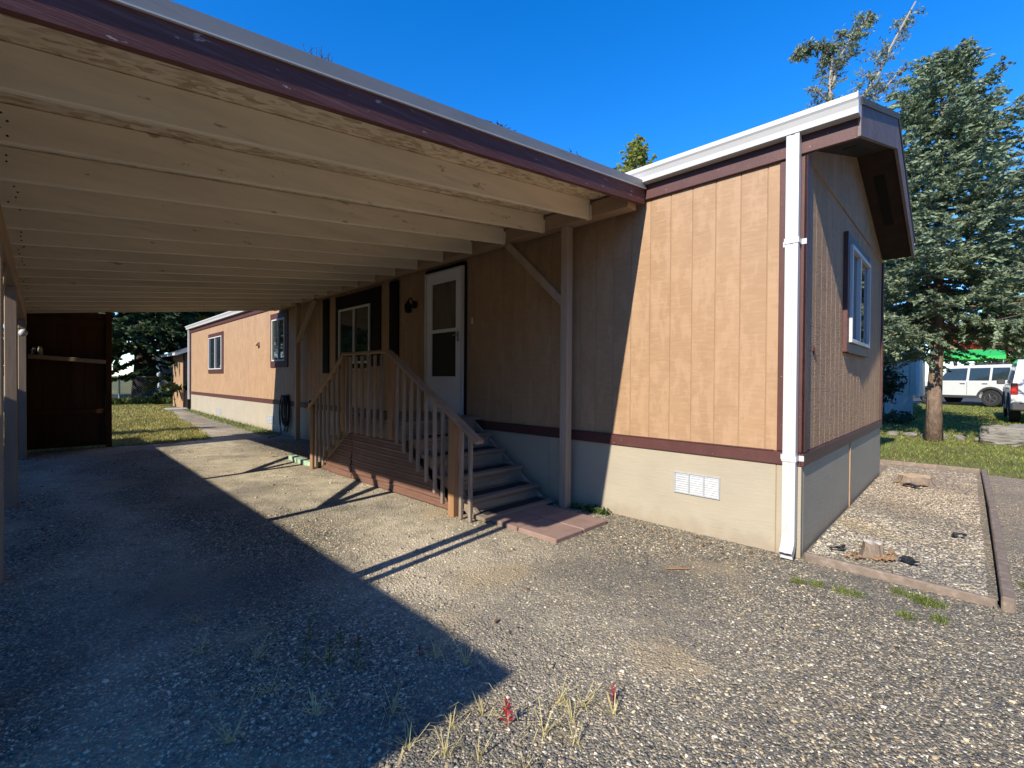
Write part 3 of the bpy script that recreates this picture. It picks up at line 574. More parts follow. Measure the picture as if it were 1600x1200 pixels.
# red-brown ribbed skirting under the rails, one ribbed strip at a time
lo_ = lambda z: 2.74 + max(0, z - .02) * 1.72; hi_ = lambda z: 5.9 - max(0, z - .02) * 1.42
for k in range(8):
    z0 = .012 + k * .082; z1 = z0 + .08
    for a0, b0 in ((0, 0), (1, 1)):
        def ext(z): return (lo_(z), 4.985) if a0 == 0 else (4.995, hi_(z))
        (p0, p1), (q0, q1) = ext(z0), ext(z1)
        if q1 - q0 < .02: continue
        X = -1.135 - (0.006 if a0 else 0); prof = [(X - .016, z0), (X - .02, z0 + .012), (X - .012, z0 + .024), (X - .009, z0 + .05), (X - .002, z1)]
        V = []; F = []
        nseg = 10
        for x, z in prof:
            e = ext(z); tt = np.linspace(e[0], e[1], nseg + 1)
            V += [(x + .006 * math.sin(y * 3.1 + k) * (1 if a0 == 0 else 2), y, z + .006 * math.sin(y * 2.3 + k * .4) + (.02 * (y - 5) * (1 if a0 else 0)) * .3) for y in tt]
        for i in range(len(prof) - 1):
            for j in range(nseg): F.append((i * (nseg + 1) + j, i * (nseg + 1) + j + 1, (i + 1) * (nseg + 1) + j + 1, (i + 1) * (nseg + 1) + j))
        o = obj('skirt_strip', MB().add(V, F), m_tin, pc, smooth=False); md = o.modifiers.new('t', 'SOLIDIFY'); md.thickness = .003
# rails
RX = -1.235
def railz(y): return 1.655 + (y - 3.86) * .558 if y < 3.86 else (1.665 if y < 5.06 else 1.665 - (y - 5.06) * .69)
obj('newel_post', MB().cbox((RX + .03, 3.86, 1.14), (.09, .09, .98), .006), m_newel, pc); obj('newel_post', MB().cbox((RX + .03, 5.06, 1.14), (.09, .09, 1.0), .006), m_newel, pc)
obj('stair_post', MB().cbox((RX + .02, 2.7, .49), (.09, .09, 1.0), .006), m_newel, pc); obj('stair_post', MB().cbox((RX + .02, 6.05, .46), (.09, .09, .94), .006), m_newel, pc)
obj('handrail', MB().beam((RX, 2.29, railz(2.29) - .015), (RX, 3.9, railz(3.88) - .005), .092, .04, .008), m_rail, pc)
obj('handrail', MB().beam((RX, 3.9, 1.668), (RX, 5.03, 1.672), .092, .036, .008), m_rail, pc)
obj('handrail', MB().beam((RX, 5.03, railz(5.05) - .01), (RX, 6.16, railz(6.16) - .015), .092, .04, .008), m_rail, pc)
def balu(y, w_=.036, zb=None):
    zb = zb if zb is not None else (max(.0, min(.66, (y - 2.8) * .6 + .06)) if y < 3.86 else (.64 if y < 5.06 else max(.02, .64 - (y - 5.06) * .7)))
    zt = railz(y) - .03
    t = random.uniform(-.006, .006)
    obj('baluster', MB().beam((RX + t, y + random.uniform(-.006, .006), zb), (RX, y, zt), .034, w_, .004, up=(0, 1, 0)), m_balu, pc)
for y in (3.72, 3.575, 3.43, 3.29, 3.15, 3.0, 2.86): balu(y)
balu(2.56, zb=.005); balu(2.43, zb=.003)
for y, w_ in ((4.97, .036), (4.86, .036), (4.71, .036), (4.54, .036), (4.37, .06), (4.22, .036), (4.06, .036)): balu(y, w_)
for y in (5.2, 5.35, 5.5, 5.64, 5.78, 5.91): balu(y)
# white knobs on the wall behind the railing
for y in (7.35, 7.18, 6.95, 6.72):
    obj('hook', MB().lathe((-.05, y, 1.52), [(.012, 0), (.02, .01), (.02, .02), (.012, .04)], 8, 'x'), m_white, home)

# ---------------------------------------------------------------- small things by the house
k = 0
for xa in (-1.1, -.715):
    for ya, yb in ((1.5, 1.935), (1.945, 2.375)):
        lab = ['red concrete paver at the front left of the landing square', 'red concrete paver at the back left, against the bottom step', 'red concrete paver at the front right, mostly sunlit', 'red concrete paver at the back right, beside the carport post'][k]
        mb = MB().cbox((xa + .187, (ya + yb) / 2, .012), (.374, yb - ya, .05), .008, Matrix.Rotation(R_(random.uniform(-1, 1)), 3, 'Z') @ Matrix.Rotation(R_(random.uniform(-.6, .6)), 3, 'X'))
        tag(obj('paver', mb, m_paver), lab, 'paver', 'pavers at the foot of the steps'); k += 1
hs_ = empty('garden_hose', (-.08, 10.5, 0), 'black garden hose coiled over a wall hanger beside the far window', 'hose')
mb = MB().cbox((-.06, 10.5, .93), (.12, .1, .03), .006).cbox((-.008, 10.5, .9), (.012, .16, .14), .004); obj('hanger', mb, m_hose, hs_)
mb = MB()
for i in range(9):
    wdt = random.uniform(.12, .26); bot = random.uniform(.06, .35); cy = 10.5 + random.uniform(-.05, .05); xo = -.03 - i * .012
    mb.tube([(xo, cy + wdt * math.sin(a) * (1 if math.cos(a) < .6 else .7), (.95 + bot) / 2 + (.95 - bot) / 2 * math.cos(a)) for a in np.linspace(0, 2 * math.pi, 22)], .011, 6)
mb.tube([(-.08, 10.7, .9), (-.1, 10.78, .75), (-.09, 10.74, .3), (-.12, 10.66, .02), (-.3, 10.5, .012), (-.5, 10.3, .012)], .011, 6)
obj('coil', mb, m_hose, hs_, smooth=True)
ub = empty('utility_box', (-.08, 8.9, 0), 'small white utility box on the wall behind the far railing post', 'utility box')
obj('case', MB().cbox((-.06, 8.9, .84), (.12, .3, .14), .02), m_white, ub); obj('cover', MB().lathe((-.12, 8.9, .85), [(.05, 0), (.045, -.03), (.02, -.045)], 12, 'x'), m_glass, ub); obj('conduit', MB().tube([(-.04, 8.9, .78), (-.04, 8.9, .0)], .018, 8), m_metal, ub)
m_grnwood = M('pale_green_painted_wood', (.3, .42, .3), .7, .3, .12)
for y, lb in ((6.44, 'pale green painted board lying beside the far stair post'), (6.9, 'pale green painted board lying farther back, behind the first')):
    tag(obj('board', MB().cbox((-1.16, y, .035), (.12, .42, .07), .006, Matrix.Rotation(R_(4 if y < 6.6 else -5), 3, 'Z')), m_grnwood), lb, 'board', 'green boards by the steps')

# gravel bed with timber edging along the gable end
bb = sheet('gravel_bed', [(.0, -.02), (5.5, -.02), (5.5, -1.05), (.0, -1.05)], m_gravel, .03)
bp = np.stack([rng.uniform(0.02, 5.45, 13500) ** 1, rng.uniform(-1.0, -.03, 13500)], -1); bp[:, 0] = .02 + 5.4 * (rng.uniform(0, 1, 13500) ** 1.25)
m_bedstone = gravel_mat('bed_stone', True); rp = [n for n in m_bedstone.node_tree.nodes if n.type == 'VALTORGB'][0].color_ramp
for e, c in zip(rp.elements, [(.25, .225, .18), (.42, .37, .28), (.33, .3, .235), (.54, .46, .33), (.44, .39, .31), (.58, .49, .35), (.34, .32, .28), (.64, .56, .42), (.74, .68, .55)]): e.color = (*c, 1)
tag(stones('bed_gravel', np.c_[bp, np.full(len(bp), .03)], np.clip(rng.lognormal(math.log(.0165), .38, len(bp)), .008, .036), m_bedstone), 'pale rounded pebbles filling the bed beside the house end', 'pebbles', kind='stuff')
tag(obj('edging_timber', MB().beam((-.02, -.035, .022), (-.04, -1.04, .012), .04, .08, .01), m_timber), 'short brown edging timber at the front of the pebble bed', 'timber', 'timbers round the pebble bed')
tag(obj('edging_timber', MB().beam((-.075, -1.085, .035), (2.6, -1.095, .035), .06, .1, .008).beam((2.605, -1.098, .035), (5.6, -1.08, .04), .06, .1, .008), m_timber), 'long grey edging timber on the open side of the pebble bed', 'timber', 'timbers round the pebble bed')
tag(obj('edging_timber', MB().beam((5.55, .2, .04), (5.56, -1.04, .04), .05, .1, .008), m_timber), 'edging timber at the lawn end of the pebble bed', 'timber', 'timbers round the pebble bed')
m_cut = M('grey_cut_wood', (.42, .38, .33), .9, .2, .2, (20, 20, 20), layers=[((.25, .2, .16), (60, 60, 8), .5, .65, .6)]); m_stumpbark = M('stump_bark', (.23, .18, .14), .95, .1, .3, (20, 20, 8), bump=[((40, 40, 12), 1, .02)])
def stump(x, y, r, h, label, mt):
    e = empty('tree_stump', (x, y, .03), label, 'stump', 'stumps in the pebble bed'); n = 18; V = []; F = []
    ang = [random.uniform(.88, 1.14) for _ in range(n)]
    for rr_, z in ((1.35, .0), (1.1, h * .35), (1.0, h * .8), (.97, h)):
        V += [(x + r * rr_ * ang[k] * math.cos(6.283 * k / n), y + r * rr_ * ang[k] * math.sin(6.283 * k / n), .03 + z + (.008 * math.sin(k * 2.) if z == h else 0)) for k in range(n)]
    for i in range(3):
        for k in range(n): F.append((i * n + k, i * n + (k + 1) % n, (i + 1) * n + (k + 1) % n, (i + 1) * n + k))
    obj('trunk', MB().add(V, F), m_stumpbark, e)
    obj('cut_face', MB().add([(a, b, c - .001) for a, b, c in V[-n:]] + [(x, y, .03 + h + .004)], [(k, (k + 1) % n, n) for k in range(n)]), mt, e)
stump(.36, -.40, .06, .105, 'grey tree stump in the pebble bed near the downspout', m_cut)
m_cut2 = M('orange_cut_wood', (.5, .36, .22), .9, .2, .25, (20, 20, 20)); stump(3.95, -.43, .17, .1, 'low pinkish tree stump at the far end of the pebble bed', m_cut2)
m_chip = M('orange_bark_chip', (.27, .165, .09), .85, .2, .3, (20, 20, 20)); m_plast = M('black_plastic_scrap', (.02, .02, .022), .5, .4, .2)
def scrap(name, x, y, sx, sy, mat, label, cat, group, z=.05, bendy=.02):
    n = 5; V = []; a = random.uniform(0, 3.1)
    for i in range(n):
        for j in range(3):
            u, v = (i / (n - 1) - .5) * sx * random.uniform(.8, 1.2), (j / 2 - .5) * sy * random.uniform(.7, 1.3)
            V.append((x + u * math.cos(a) - v * math.sin(a), y + u * math.sin(a) + v * math.cos(a), z + random.uniform(0, bendy)))
    F = [(i * 3 + j, i * 3 + j + 1, (i + 1) * 3 + j + 1, (i + 1) * 3 + j) for i in range(n - 1) for j in range(2)]
    o = obj(name, MB().add(V, F), mat); o.modifiers.new('t', 'SOLIDIFY').thickness = .006
    return tag(o, label, cat, group)
for x, y in ((.17, -.27), (.21, -.32), (.25, -.3), (.28, -.5), (.45, -.5), (.5, -.33), (.33, -.47), (.24, -.44), (.2, -.36), (.26, -.47), (.3, -.5), (.22, -.42), (.34, -.52), (.5, -.5), (.55, -.42), (.15, -.33)): scrap('bark_chip', x, y, random.uniform(.04, .08), random.uniform(.015, .03), m_chip, 'orange bark chip lying round the grey stump', 'bark chip', 'bark chips round the grey stump', .045)
for x, y in ((3.6, -.35), (3.7, -.5), (3.75, -.3), (4.2, -.55), (4.4, -.3)): scrap('bark_chip', x, y, .14, .06, m_chip, 'orange bark chip lying round the far pinkish stump', 'bark chip', 'bark chips round the far stump', .045)
for i, (x, y, s) in enumerate(((.24, -.2, .1), (.3, -.62, .1), (1.35, -.86, .1), (3.55, -.42, .16))):
    scrap('plastic_scrap', x, y, s, s * .5, m_plast, ['black plastic scrap between the grey stump and the house', 'black plastic scrap on pebbles right of the grey stump', 'thin black scrap on pebbles near the long edging timber', 'black plastic scrap against the far pinkish stump'][i], 'plastic scrap', 'black scraps in the pebble bed', .055, .04)

# ---------------------------------------------------------------- foliage tools
def quads(c, u, v):
    n = len(c); V = np.stack([c - u - v * .5, c - u * .1 - v, c + u, c - u * .1 + v], 1).reshape(-1, 3); return V, np.arange(4 * n).reshape(n, 4)
def unit(a): return a / np.maximum(np.linalg.norm(a, axis=-1, keepdims=True), 1e-9)
def conifer(name, label, base, H, R, z0, mat, bark, nb, tw, sp, ls, lw, seed, tr=.16, droop=.25, dens=1., cat='tree', group=None, lean=(0, 0), upturn=.2, minr=.15, pw=.9):
    r = np.random.default_rng(seed); e = empty(name, base, label, cat, group); tk = MB(); n = 9
    def ax(t): return np.array([lean[0] * t, lean[1] * t, H * t])
    tk.tube([tuple(ax(t) + np.array([r.normal(0, .015), r.normal(0, .015), 0]) * (0 if i == 0 else 1)) for i, t in enumerate(np.linspace(0, 1, n))], [tr * 1.15] + [tr * (1 - .93 * t) for t in np.linspace(0, 1, n)[1:]], 10)
    obj('trunk', tk, bark, e, smooth=True, local=True); C, U, W = [], [], []; br = MB()
    for b in range(nb):
        t = ((b + r.uniform(0, 1)) / nb); zz = z0 + (H - z0) * t; o = ax(zz / H); az = b * 2.39996 + r.normal(0, .35)
        Lb = (R * (1 - t) ** pw + minr) * r.uniform(.6, 1.2); d = np.array([math.cos(az), math.sin(az), 0]); side = np.array([-d[1], d[0], 0])
        rise = (.35 * t - droop * (1 - t)) * r.uniform(.6, 1.3)
        path = lambda s: o + d * Lb * s + np.array([0, 0, Lb * (rise * s + upturn * (s ** 2.5) * .6 - .1 * math.sin(s * 3.1))])
        br.tube([path(s) for s in (0, .35, .7, 1.)], [max(.012, .02 * Lb), .014, .009, .004], 4, False)
        m_ = max(3, int(tw * (.35 + .65 * Lb / R)))
        for q in range(m_):
            s = .12 + .88 * (q + r.uniform(0, 1)) / m_; p = path(s); sg = 1 if q % 2 else -1
            l = (.42 * Lb * (1 - s) ** .8 + .14) * r.uniform(.6, 1.2); td = unit(d * r.uniform(.5, 1.) + side * sg * r.uniform(.5, 1.1) + np.array([0, 0, r.normal(-.15, .2)]))
            k = max(2, int(sp * l / .3 * dens)); ss = r.uniform(0.05, 1, k)
            cc = p + td * (l * ss)[:, None] + np.stack([r.normal(0, .022, k), r.normal(0, .022, k), -.1 * l * ss ** 2 + r.normal(0, .02, k)], -1)
            uu = unit(td + r.normal(0, .42, (k, 3)) + np.array([0, 0, .1])) * (ls * r.uniform(.6, 1.25, k))[:, None]
            vv = unit(np.cross(uu, r.normal(0, 1, (k, 3)))) * (lw * r.uniform(.6, 1.2, k))[:, None]
            C.append(cc); U.append(uu); W.append(vv)
    obj('branches', br, bark, e, local=True)
    V, F = quads(np.concatenate(C), np.concatenate(U), np.concatenate(W)); np_mesh('crown', V, F, mat, e)
    return e
def clumps(name, parent, blobs, nl, ls, mat, seed, shell=.55, lw=.5):
    """leaf-sized faces spread through uneven clumps: blobs = (x, y, z, rx, ry, rz), local to the parent"""
    r = np.random.default_rng(seed); C = []
    vol = np.array([b[3] * b[4] * b[5] for b in blobs]) ** .75; nn = (nl * vol / vol.sum()).astype(int)
    for b, n in zip(blobs, nn):
        d = unit(r.normal(0, 1, (n, 3))); rad = r.uniform(0, 1, n) ** (1 / 3 if shell < .3 else .3) * (1 + .22 * np.sin(d[:, 0] * 5 + b[0]) * np.sin(d[:, 1] * 6 + b[1]) + .2 * np.sin(d[:, 2] * 7 + d[:, 0] * 4)); C.append(np.array(b[:3]) + d * rad[:, None] * np.array(b[3:6]))
    C = np.concatenate(C); n = len(C); u = unit(r.normal(0, 1, (n, 3)) + np.array([0, 0, -.2])) * (ls * r.uniform(.6, 1.3, n))[:, None]; v = unit(np.cross(u, r.normal(0, 1, (n, 3)))) * (ls * lw * r.uniform(.7, 1.2, n))[:, None]
    V, F = quads(C, u, v); return np_mesh(name, V, F, mat, parent)
def blobtree(name, label, base, blobs, nl, ls, mat, bark, tr, th, seed, cat='tree', group=None, limbs=6):
    e = empty(name, base, label, cat, group); r = random.Random(seed); tk = MB()
    tk.tube([(0, 0, -.1), (0, 0, .15), (r.uniform(-.05, .05), r.uniform(-.05, .05), th * .5), (0, 0, th)], [tr * 1.5, tr * 1.1, tr * .9, tr * .6], 10)
    for b in blobs[:limbs]: tk.tube([(0, 0, th * .55), (b[0] * .5, b[1] * .5, (th * .6 + b[2]) / 2), (b[0], b[1], b[2])], [tr * .45, tr * .3, tr * .1], 6)
    obj('trunk', tk, bark, e, smooth=True, local=True); clumps('crown', e, blobs, nl, ls, mat, seed); return e
def rblobs(n, R, z0, z1, r0, r1, seed, flat=.8):
    r = random.Random(seed); out = []
    for i in range(n):
        z = z0 + (z1 - z0) * r.random() ** .8; k = R * math.sqrt(r.random()) * (1 - .5 * (z - z0) / max(.01, z1 - z0)); a = r.uniform(0, 6.283); q = r.uniform(r0, r1)
        out.append((k * math.cos(a), k * math.sin(a), z, q, q, q * flat))
    return out
conifer('spruce_tree', 'tall blue-green spruce standing on the lawn behind the house end', (9.88, -.37, tz(9.88, -.37)), 8.5, 2.75, 2.35, m_spruce, m_bark, 175, 26, 36, .05, .021, 12, tr=.145, droop=.12, lean=(.1, -.08), upturn=.25, minr=.28, pw=.8)
# thin, half-bare conifer farther back: forked trunk, sparse needles
sp_ = empty('bare_conifer', (18.6, 3.15, tz(18.6, 3.15)), 'sparse half-bare conifer with forked top rising behind the roof', 'tree')
rt = Vector((.702, -.712, 0)); br = MB(); r5 = np.random.default_rng(5); CC, UU, VV = [], [], []
def limb(pts, r0, r1, tw, ln, drop=.0, dens=9):
    P = [Vector((a * rt.x + r5.normal(0, .05), a * rt.y + r5.normal(0, .05), h)) for a, h in pts]; br.tube(P, list(np.linspace(r0, r1, len(P))), 6, False)
    for q in range(tw):
        f = r5.uniform(.12, 1) * (len(P) - 1); i = min(int(f), len(P) - 2); p = P[i].lerp(P[i + 1], f - i); a = r5.uniform(0, 6.28); l = ln * r5.uniform(.5, 1.3) * (1 - .45 * f / (len(P) - 1))
        d = Vector((math.cos(a), math.sin(a), r5.uniform(-.25, .55))).normalized(); m1 = p + d * l * .5 + Vector((0, 0, -.04)); e_ = p + d * l
        br.tube([p, m1, e_], [.02, .012, .005], 4, False); k = int(dens * l)
        for _ in range(3):
            d2 = (d + Vector(r5.normal(0, .6, 3))).normalized(); br.tube([m1, m1 + d2 * l * .45], [.009, .004], 3, False)
            s = r5.uniform(0, 1, k); CC.append(np.array(m1) + np.array(d2) * (l * .5 * s)[:, None] + r5.normal(0, .035, (k, 3)))
        s = r5.uniform(.25, 1.05, k); CC.append(np.array(p) + np.array(d) * (l * s)[:, None] + r5.normal(0, .05, (k, 3)))
limb([(0, 0), (.0, 5), (.02, 9.5), (0, 11.5), (-.05, 13.2), (-.1, 14.9)], .2, .04, 90, 1.0, dens=10)
limb([(0, 10.4), (.8, 12.1), (1.7, 13.6), (2.5, 15.1), (3.2, 16.6)], .09, .03, 70, 1.05, dens=10)
limb([(-.05, 13.2), (.3, 14.4), (.9, 15.4), (1.3, 16.)], .06, .02, 46, .8, dens=20)
limb([(-.1, 14.3), (-.6, 14.8), (-1.2, 14.7), (-1.6, 14.2)], .05, .02, 40, .6, dens=23)
limb([(1.2, 12.8), (1.9, 13.), (2.7, 13.9)], .05, .02, 26, .7, dens=10); limb([(.6, 11.7), (1.5, 12), (2.2, 12.2)], .04, .015, 22, .6, dens=8)
limb([(0, 11.), (-.9, 11.9), (-1.6, 12.1)], .05, .015, 24, .6, dens=8); limb([(0, 12.4), (-.7, 13.), (-1.2, 13.1)], .04, .015, 18, .5, dens=8)
limb([(0, 9.6), (-1., 10.3), (-2.1, 10.6)], .07, .02, 30, .8, dens=8); limb([(0, 9.4), (1.4, 10.2), (2.8, 11.)], .07, .02, 34, .8, dens=10); limb([(0, 8.6), (-1.4, 9.3), (-3., 9.4)], .07, .02, 30, .7, dens=10); limb([(0, 8.3), (1.8, 9.1), (3.4, 9.9)], .07, .02, 34, .8, dens=10)
obj('trunk', br, m_greybark, sp_, local=True); C_ = np.concatenate(CC); n = len(C_); u = unit(r5.normal(0, 1, (n, 3))) * (.075 * r5.uniform(.6, 1.3, n))[:, None]; v = unit(np.cross(u, r5.normal(0, 1, (n, 3)))) * .026
V, F = quads(C_, u, v); np_mesh('crown', V, F, m_larch, sp_)
# tree tops behind the roof
conifer('tree', 'bright yellow-green treetop showing just above the white gutter', (15.7, 10.4, 0), 12.7, 2.3, 5., m_ylleaf, m_bark, 150, 14, 12, .12, .055, 21, tr=.16, droop=-.5, upturn=.5, minr=.3)
# ---------------------------------------------------------------- lawn and yard
def blades(name, label, n, poly, h, mat, seed, wdt=.006, cond=None):
    r = np.random.default_rng(seed); a = np.array(poly); p = r.uniform(a.min(0), a.max(0), (n * 3, 2)); p = p[inpoly(p, poly)]
    d = np.hypot(p[:, 0] - CAM.x, p[:, 1] - CAM.y); p = p[r.uniform(0, 1, len(p)) < np.clip(12 / d, .1, 1) ** 1.2][:n]; n = len(p)
    z = np.array([tz(x, y) for x, y in p]) - .012; hh = h * r.uniform(.5, 1.3, n); az = r.uniform(0, 6.28, n); sx, sy = np.cos(az), np.sin(az); ln = r.normal(0, .5, (n, 2)) * hh[:, None]
    ww = wdt * np.maximum(1, np.hypot(p[:, 0] - CAM.x, p[:, 1] - CAM.y) / 8)
    V = np.stack([np.stack([p[:, 0] - sx * ww, p[:, 1] - sy * ww, z], -1), np.stack([p[:, 0] + sx * ww, p[:, 1] + sy * ww, z], -1), np.stack([p[:, 0] + ln[:, 0], p[:, 1] + ln[:, 1], z + hh], -1)], 1)
    return tag(np_mesh(name, V.reshape(-1, 3), np.arange(3 * n).reshape(n, 3), mat), label, 'grass', kind='stuff')
rl = [(5.65, -7), (26, -12), (26, 5), (18, 5), (5.65, 2.5)]
blades('lawn_grass', 'short green lawn grass beyond the pebble bed', 60000, rl, .05, m_grass, 1)
blades('dry_lawn_grass', 'straw-coloured blades scattered through the lawn by the spruce', 9000, rl, .04, m_drygrass, 2)
ll = [(-6, 10.75), (-1.45, 10.9), (-1.2, 13), (-1.0, 17), (-.5, 22), (-.5, 28), (-8, 28)]
blades('yard_grass', 'yellowing back yard grass beyond the carport', 42000, ll, .06, m_drygrass, 3); blades('yard_green_grass', 'green patches of grass in the back yard', 16000, ll, .06, m_grass, 4)
blades('wall_grass', 'thin grass growing along the foot of the far wall', 1500, [(-.45, 10.8), (-.02, 10.8), (-.02, 20.5), (-.3, 20.5)], .08, m_grass, 5)
blades('fence_grass', 'tall grass along the chain link fence', 3500, [(-4, 26.6), (.3, 26.2), (.3, 27), (-4, 27.5)], .3, m_grass, 6, .01)
def tuft(x, y, n, h, mat, label, group, z=0., spread=1., root=.006, kind='grass_tuft', cat='weed'):
    V = []; F = []
    for i in range(n):
        a = random.uniform(0, 6.28); l = h * random.uniform(.4, 1.25); sp = spread * (random.uniform(.5, 1.4) if random.random() > .2 else .2); d = Vector((math.cos(a), math.sin(a), 0)); s = Vector((-d.y, d.x, 0)) * random.uniform(.0009, .0017); k = len(V)
        p0 = Vector((x, y, z)) + Vector((random.gauss(0, root), random.gauss(0, root), 0)); p1 = p0 + d * l * sp * .45 + Vector((0, 0, l * .5)); p2 = p0 + d * l * sp * .95 + Vector((0, 0, l * max(.12, .95 - .62 * sp)))
        V += [p0 - s, p0 + s, p1 + s, p1 - s, p2]; F += [(k, k + 1, k + 2, k + 3), (k + 3, k + 2, k + 4)]
    return tag(obj(kind, MB().add(V, F), mat), label, cat, group)
for x, y in ((-3.47, 2.12), (-3.52, 1.76), (-3.35, 1.52), (-3.12, 1.28), (-3.38, 1.23), (-2.72, .93), (-3.08, .74), (-3.58, 1.03), (-2.66, .78), (-3.3, .95)):
    tuft(x, y, 18, .12, m_dry, 'wispy dry grass tuft in the shaded driveway gravel', 'tufts in the shaded gravel', spread=1.5)
for x, y in ((-2.95, .52), (-3.13, .54), (-2.72, .24), (-2.6, .2), (-2.98, .32), (-2.56, .3), (-2.75, .42), (-2.45, .1), (-2.9, .18), (-3.05, .42), (-2.68, .12), (-2.5, .22), (-2.82, .48)):
    tuft(x, y, 15, .11, m_dry, 'straw-yellow grass tuft in the sunlit gravel near the red weed', 'tufts in the sunlit gravel', spread=1.45)
for i, (x, y) in enumerate(((-.51, -.1), (-.48, -.2), (-.46, -.34), (-.24, -.68), (-.28, -.78), (-.22, -.6), (-.5, -.8), (-.58, -.66), (-.46, -.41), (.5, -1.2), (.6, -1.25), (-.3, -.72), (-.25, -.74))):
    tuft(x, y, 90, .05, m_grass, 'green grass tuft by the edging timbers of the pebble bed', 'green tufts by the edging', root=.022)
def weed(x, y, h, n, ll_, lw_, mat, label, group=None):
    V = []; F = []; mb = MB().tube([(x, y, 0), (x + random.uniform(-.008, .008), y + random.uniform(-.008, .008), h)], [.0022, .001], 5)
    e = empty('weed', (x, y, 0), label, 'weed', group); obj('stem', mb, mat, e); lf = MB()
    for i in range(n):
        t = (i + .5) / n; a = i * 2.4; l = ll_ * (1.1 - .65 * t); d = Vector((math.cos(a), math.sin(a), .55 + t * .8)).normalized(); s = d.cross(Vector((0, 0, 1))).normalized() * lw_ * (1.1 - .5 * t); p = Vector((x, y, h * (.1 + .9 * t)))
        lf.add([p, p + d * l * .5 + s, p + d * l - Vector((0, 0, l * .15)), p + d * l * .5 - s], [(0, 1, 2, 3)])
    obj('leaves', lf, mat, e); return e
weed(-2.80, .36, .115, 16, .04, .0075, m_redweed, 'bright crimson leafy weed standing in the sunlit gravel')
weed(-2.38, .15, .07, 9, .03, .006, m_redweed, 'small dark red weed near the bottom edge of the gravel')
for x, y, h in ((-3.05, 1.08, .17), (-3.12, 1.22, .12), (-3.2, 1.3, .13), (-3.1, 1.5, .12), (-3.02, 1.33, .1)): weed(x, y, h, 14, .03, .008, m_weed, 'upright green leafy weed in the shaded gravel', 'green weeds in the shaded gravel')
for x, y in ((-2.95, 1.27), (-2.78, .98)): weed(x, y, .06, 10, .03, .006, m_dullred, 'dull red weed in the shaded gravel', 'red weeds in the shaded gravel')
e = empty('fern', (-.1, 1.86, 0), 'low green fern at the wall foot beside the carport post', 'plant')
clumps('leaves', e, [(0, 0, .02, .08, .1, .035), (0, -.14, .025, .05, .1, .04), (-.02, .16, .02, .05, .1, .03)], 420, .02, m_leaf, 8)
m_leaflit = M('fallen_leaf', (.2, .115, .06), .8, .2, .3)
for x, y in ((-.2, 1.2), (-.16, 1.02), (-.3, .9), (-.12, .74), (-.2, .6), (-.34, .45), (-.16, .3), (-.5, .75), (-.25, 1.1), (-.1, 1.35), (-.3, .62), (-2.3, .95), (-1.9, 1.1), (-3.25, .25)):
    scrap('fallen_leaf', x, y, random.uniform(.02, .04), .014, m_leaflit, 'small brown fallen leaf on the driveway gravel', 'leaf', 'fallen leaves on the gravel', .012, .008)
tag(obj('stick', MB().tube([(-.95, .62, .012), (-.9, .56, .016), (-.83, .5, .012)], .006, 6), m_newel), 'thin wood splinter lying on gravel in front of the vent', 'stick')

# right background
def rock(name, c, d, mat, label, cat, group=None, seed=0, sub=2):
    bm = bmesh.new(); bmesh.ops.create_icosphere(bm, subdivisions=sub, radius=1); r = np.random.default_rng(seed)
    ph = r.uniform(0, 6, 6)
    for v in bm.verts:
        p = v.co; k = 1 + .16 * math.sin(p.x * 3 + ph[0]) * math.cos(p.y * 3.3 + ph[1]) + .1 * math.sin(p.z * 6 + p.x * 4 + ph[2]) + r.normal(0, .035)
        q = [max(-.9, min(.9, p.x * k)), max(-.9, min(.9, p.y * k)), max(-.85, min(.8 + .1 * math.sin(p.x * 4), p.z * k))]; v.co = Vector((c[0] + q[0] * d[0], c[1] + q[1] * d[1], c[2] + q[2] * d[2]))
    bm.normal_update(); me = bpy.data.meshes.new(name); bm.to_mesh(me); bm.free(); me.materials.append(mat); return tag(link(name, me), label, cat, group)
m_rock = M('grey_layered_rock', (.24, .225, .195), .9, .2, .25, (2, 2, 9), layers=[((.1, .1, .09), (3, 3, 14), .58, .68, .6), ((.33, .31, .26), (8, 8, 8), .58, .7, .5)], bump=[((4, 4, 18), 1, .08)])
rock('boulder', (10.3, -1.62, tz(10.3, -1.6) + .12), (.45, .58, .33), m_rock, 'grey layered boulder on the lawn at the right edge', 'boulder', seed=3, sub=4)
for i in range(9):
    y = 1.3 - i * .3 + random.uniform(-.05, .05); rock('edging_stone', (10.45 + random.uniform(-.1, .1), y, tz(10.4, 0) + .03), (.12, random.uniform(.08, .15), .07), m_rock, 'small pale stone in the row edging the bed by the spruce', 'stone', 'edging stones by the spruce', seed=20 + i)
# neighbour's home beyond the spruce
nb = empty('neighbor_home', (20, 6, 0), 'pale ribbed neighbouring home half hidden behind the spruce', 'house')
m_nwall = M('pale_green_white_wall', (.42, .41, .34), .7, .3, .08); m_nsk = M('white_skirting', (.45, .44, .41), .6, .3, .06)
obj('wall', MB().box(18.02, 22.4, .4, 13, .8, 3.6), m_nwall, nb)
for k in range(16): obj('siding_board', MB().cbox((18.01, .5 + k * .2, 2.2), (.03, .17, 2.8), .004), m_nwall, nb)
obj('corner_trim', MB().cbox((18.0, .38, 2.2), (.06, .1, 2.8), .004), m_white, nb)
for k in range(5):
    t = random.uniform(-3, 3); obj('skirting_panel', MB().cbox((17.95 + random.uniform(-.04, .02), .9 + k * .84, .5), (.02, .8, .72), .003, Matrix.Rotation(R_(t), 3, 'X')), m_nsk, nb)
obj('roof', MB().prism([(17.7, 3.55), (20.2, 4.4), (22.7, 3.55), (22.7, 3.65), (20.2, 4.5), (17.7, 3.65)], 'y', .1, 13.2), m_roof, nb)
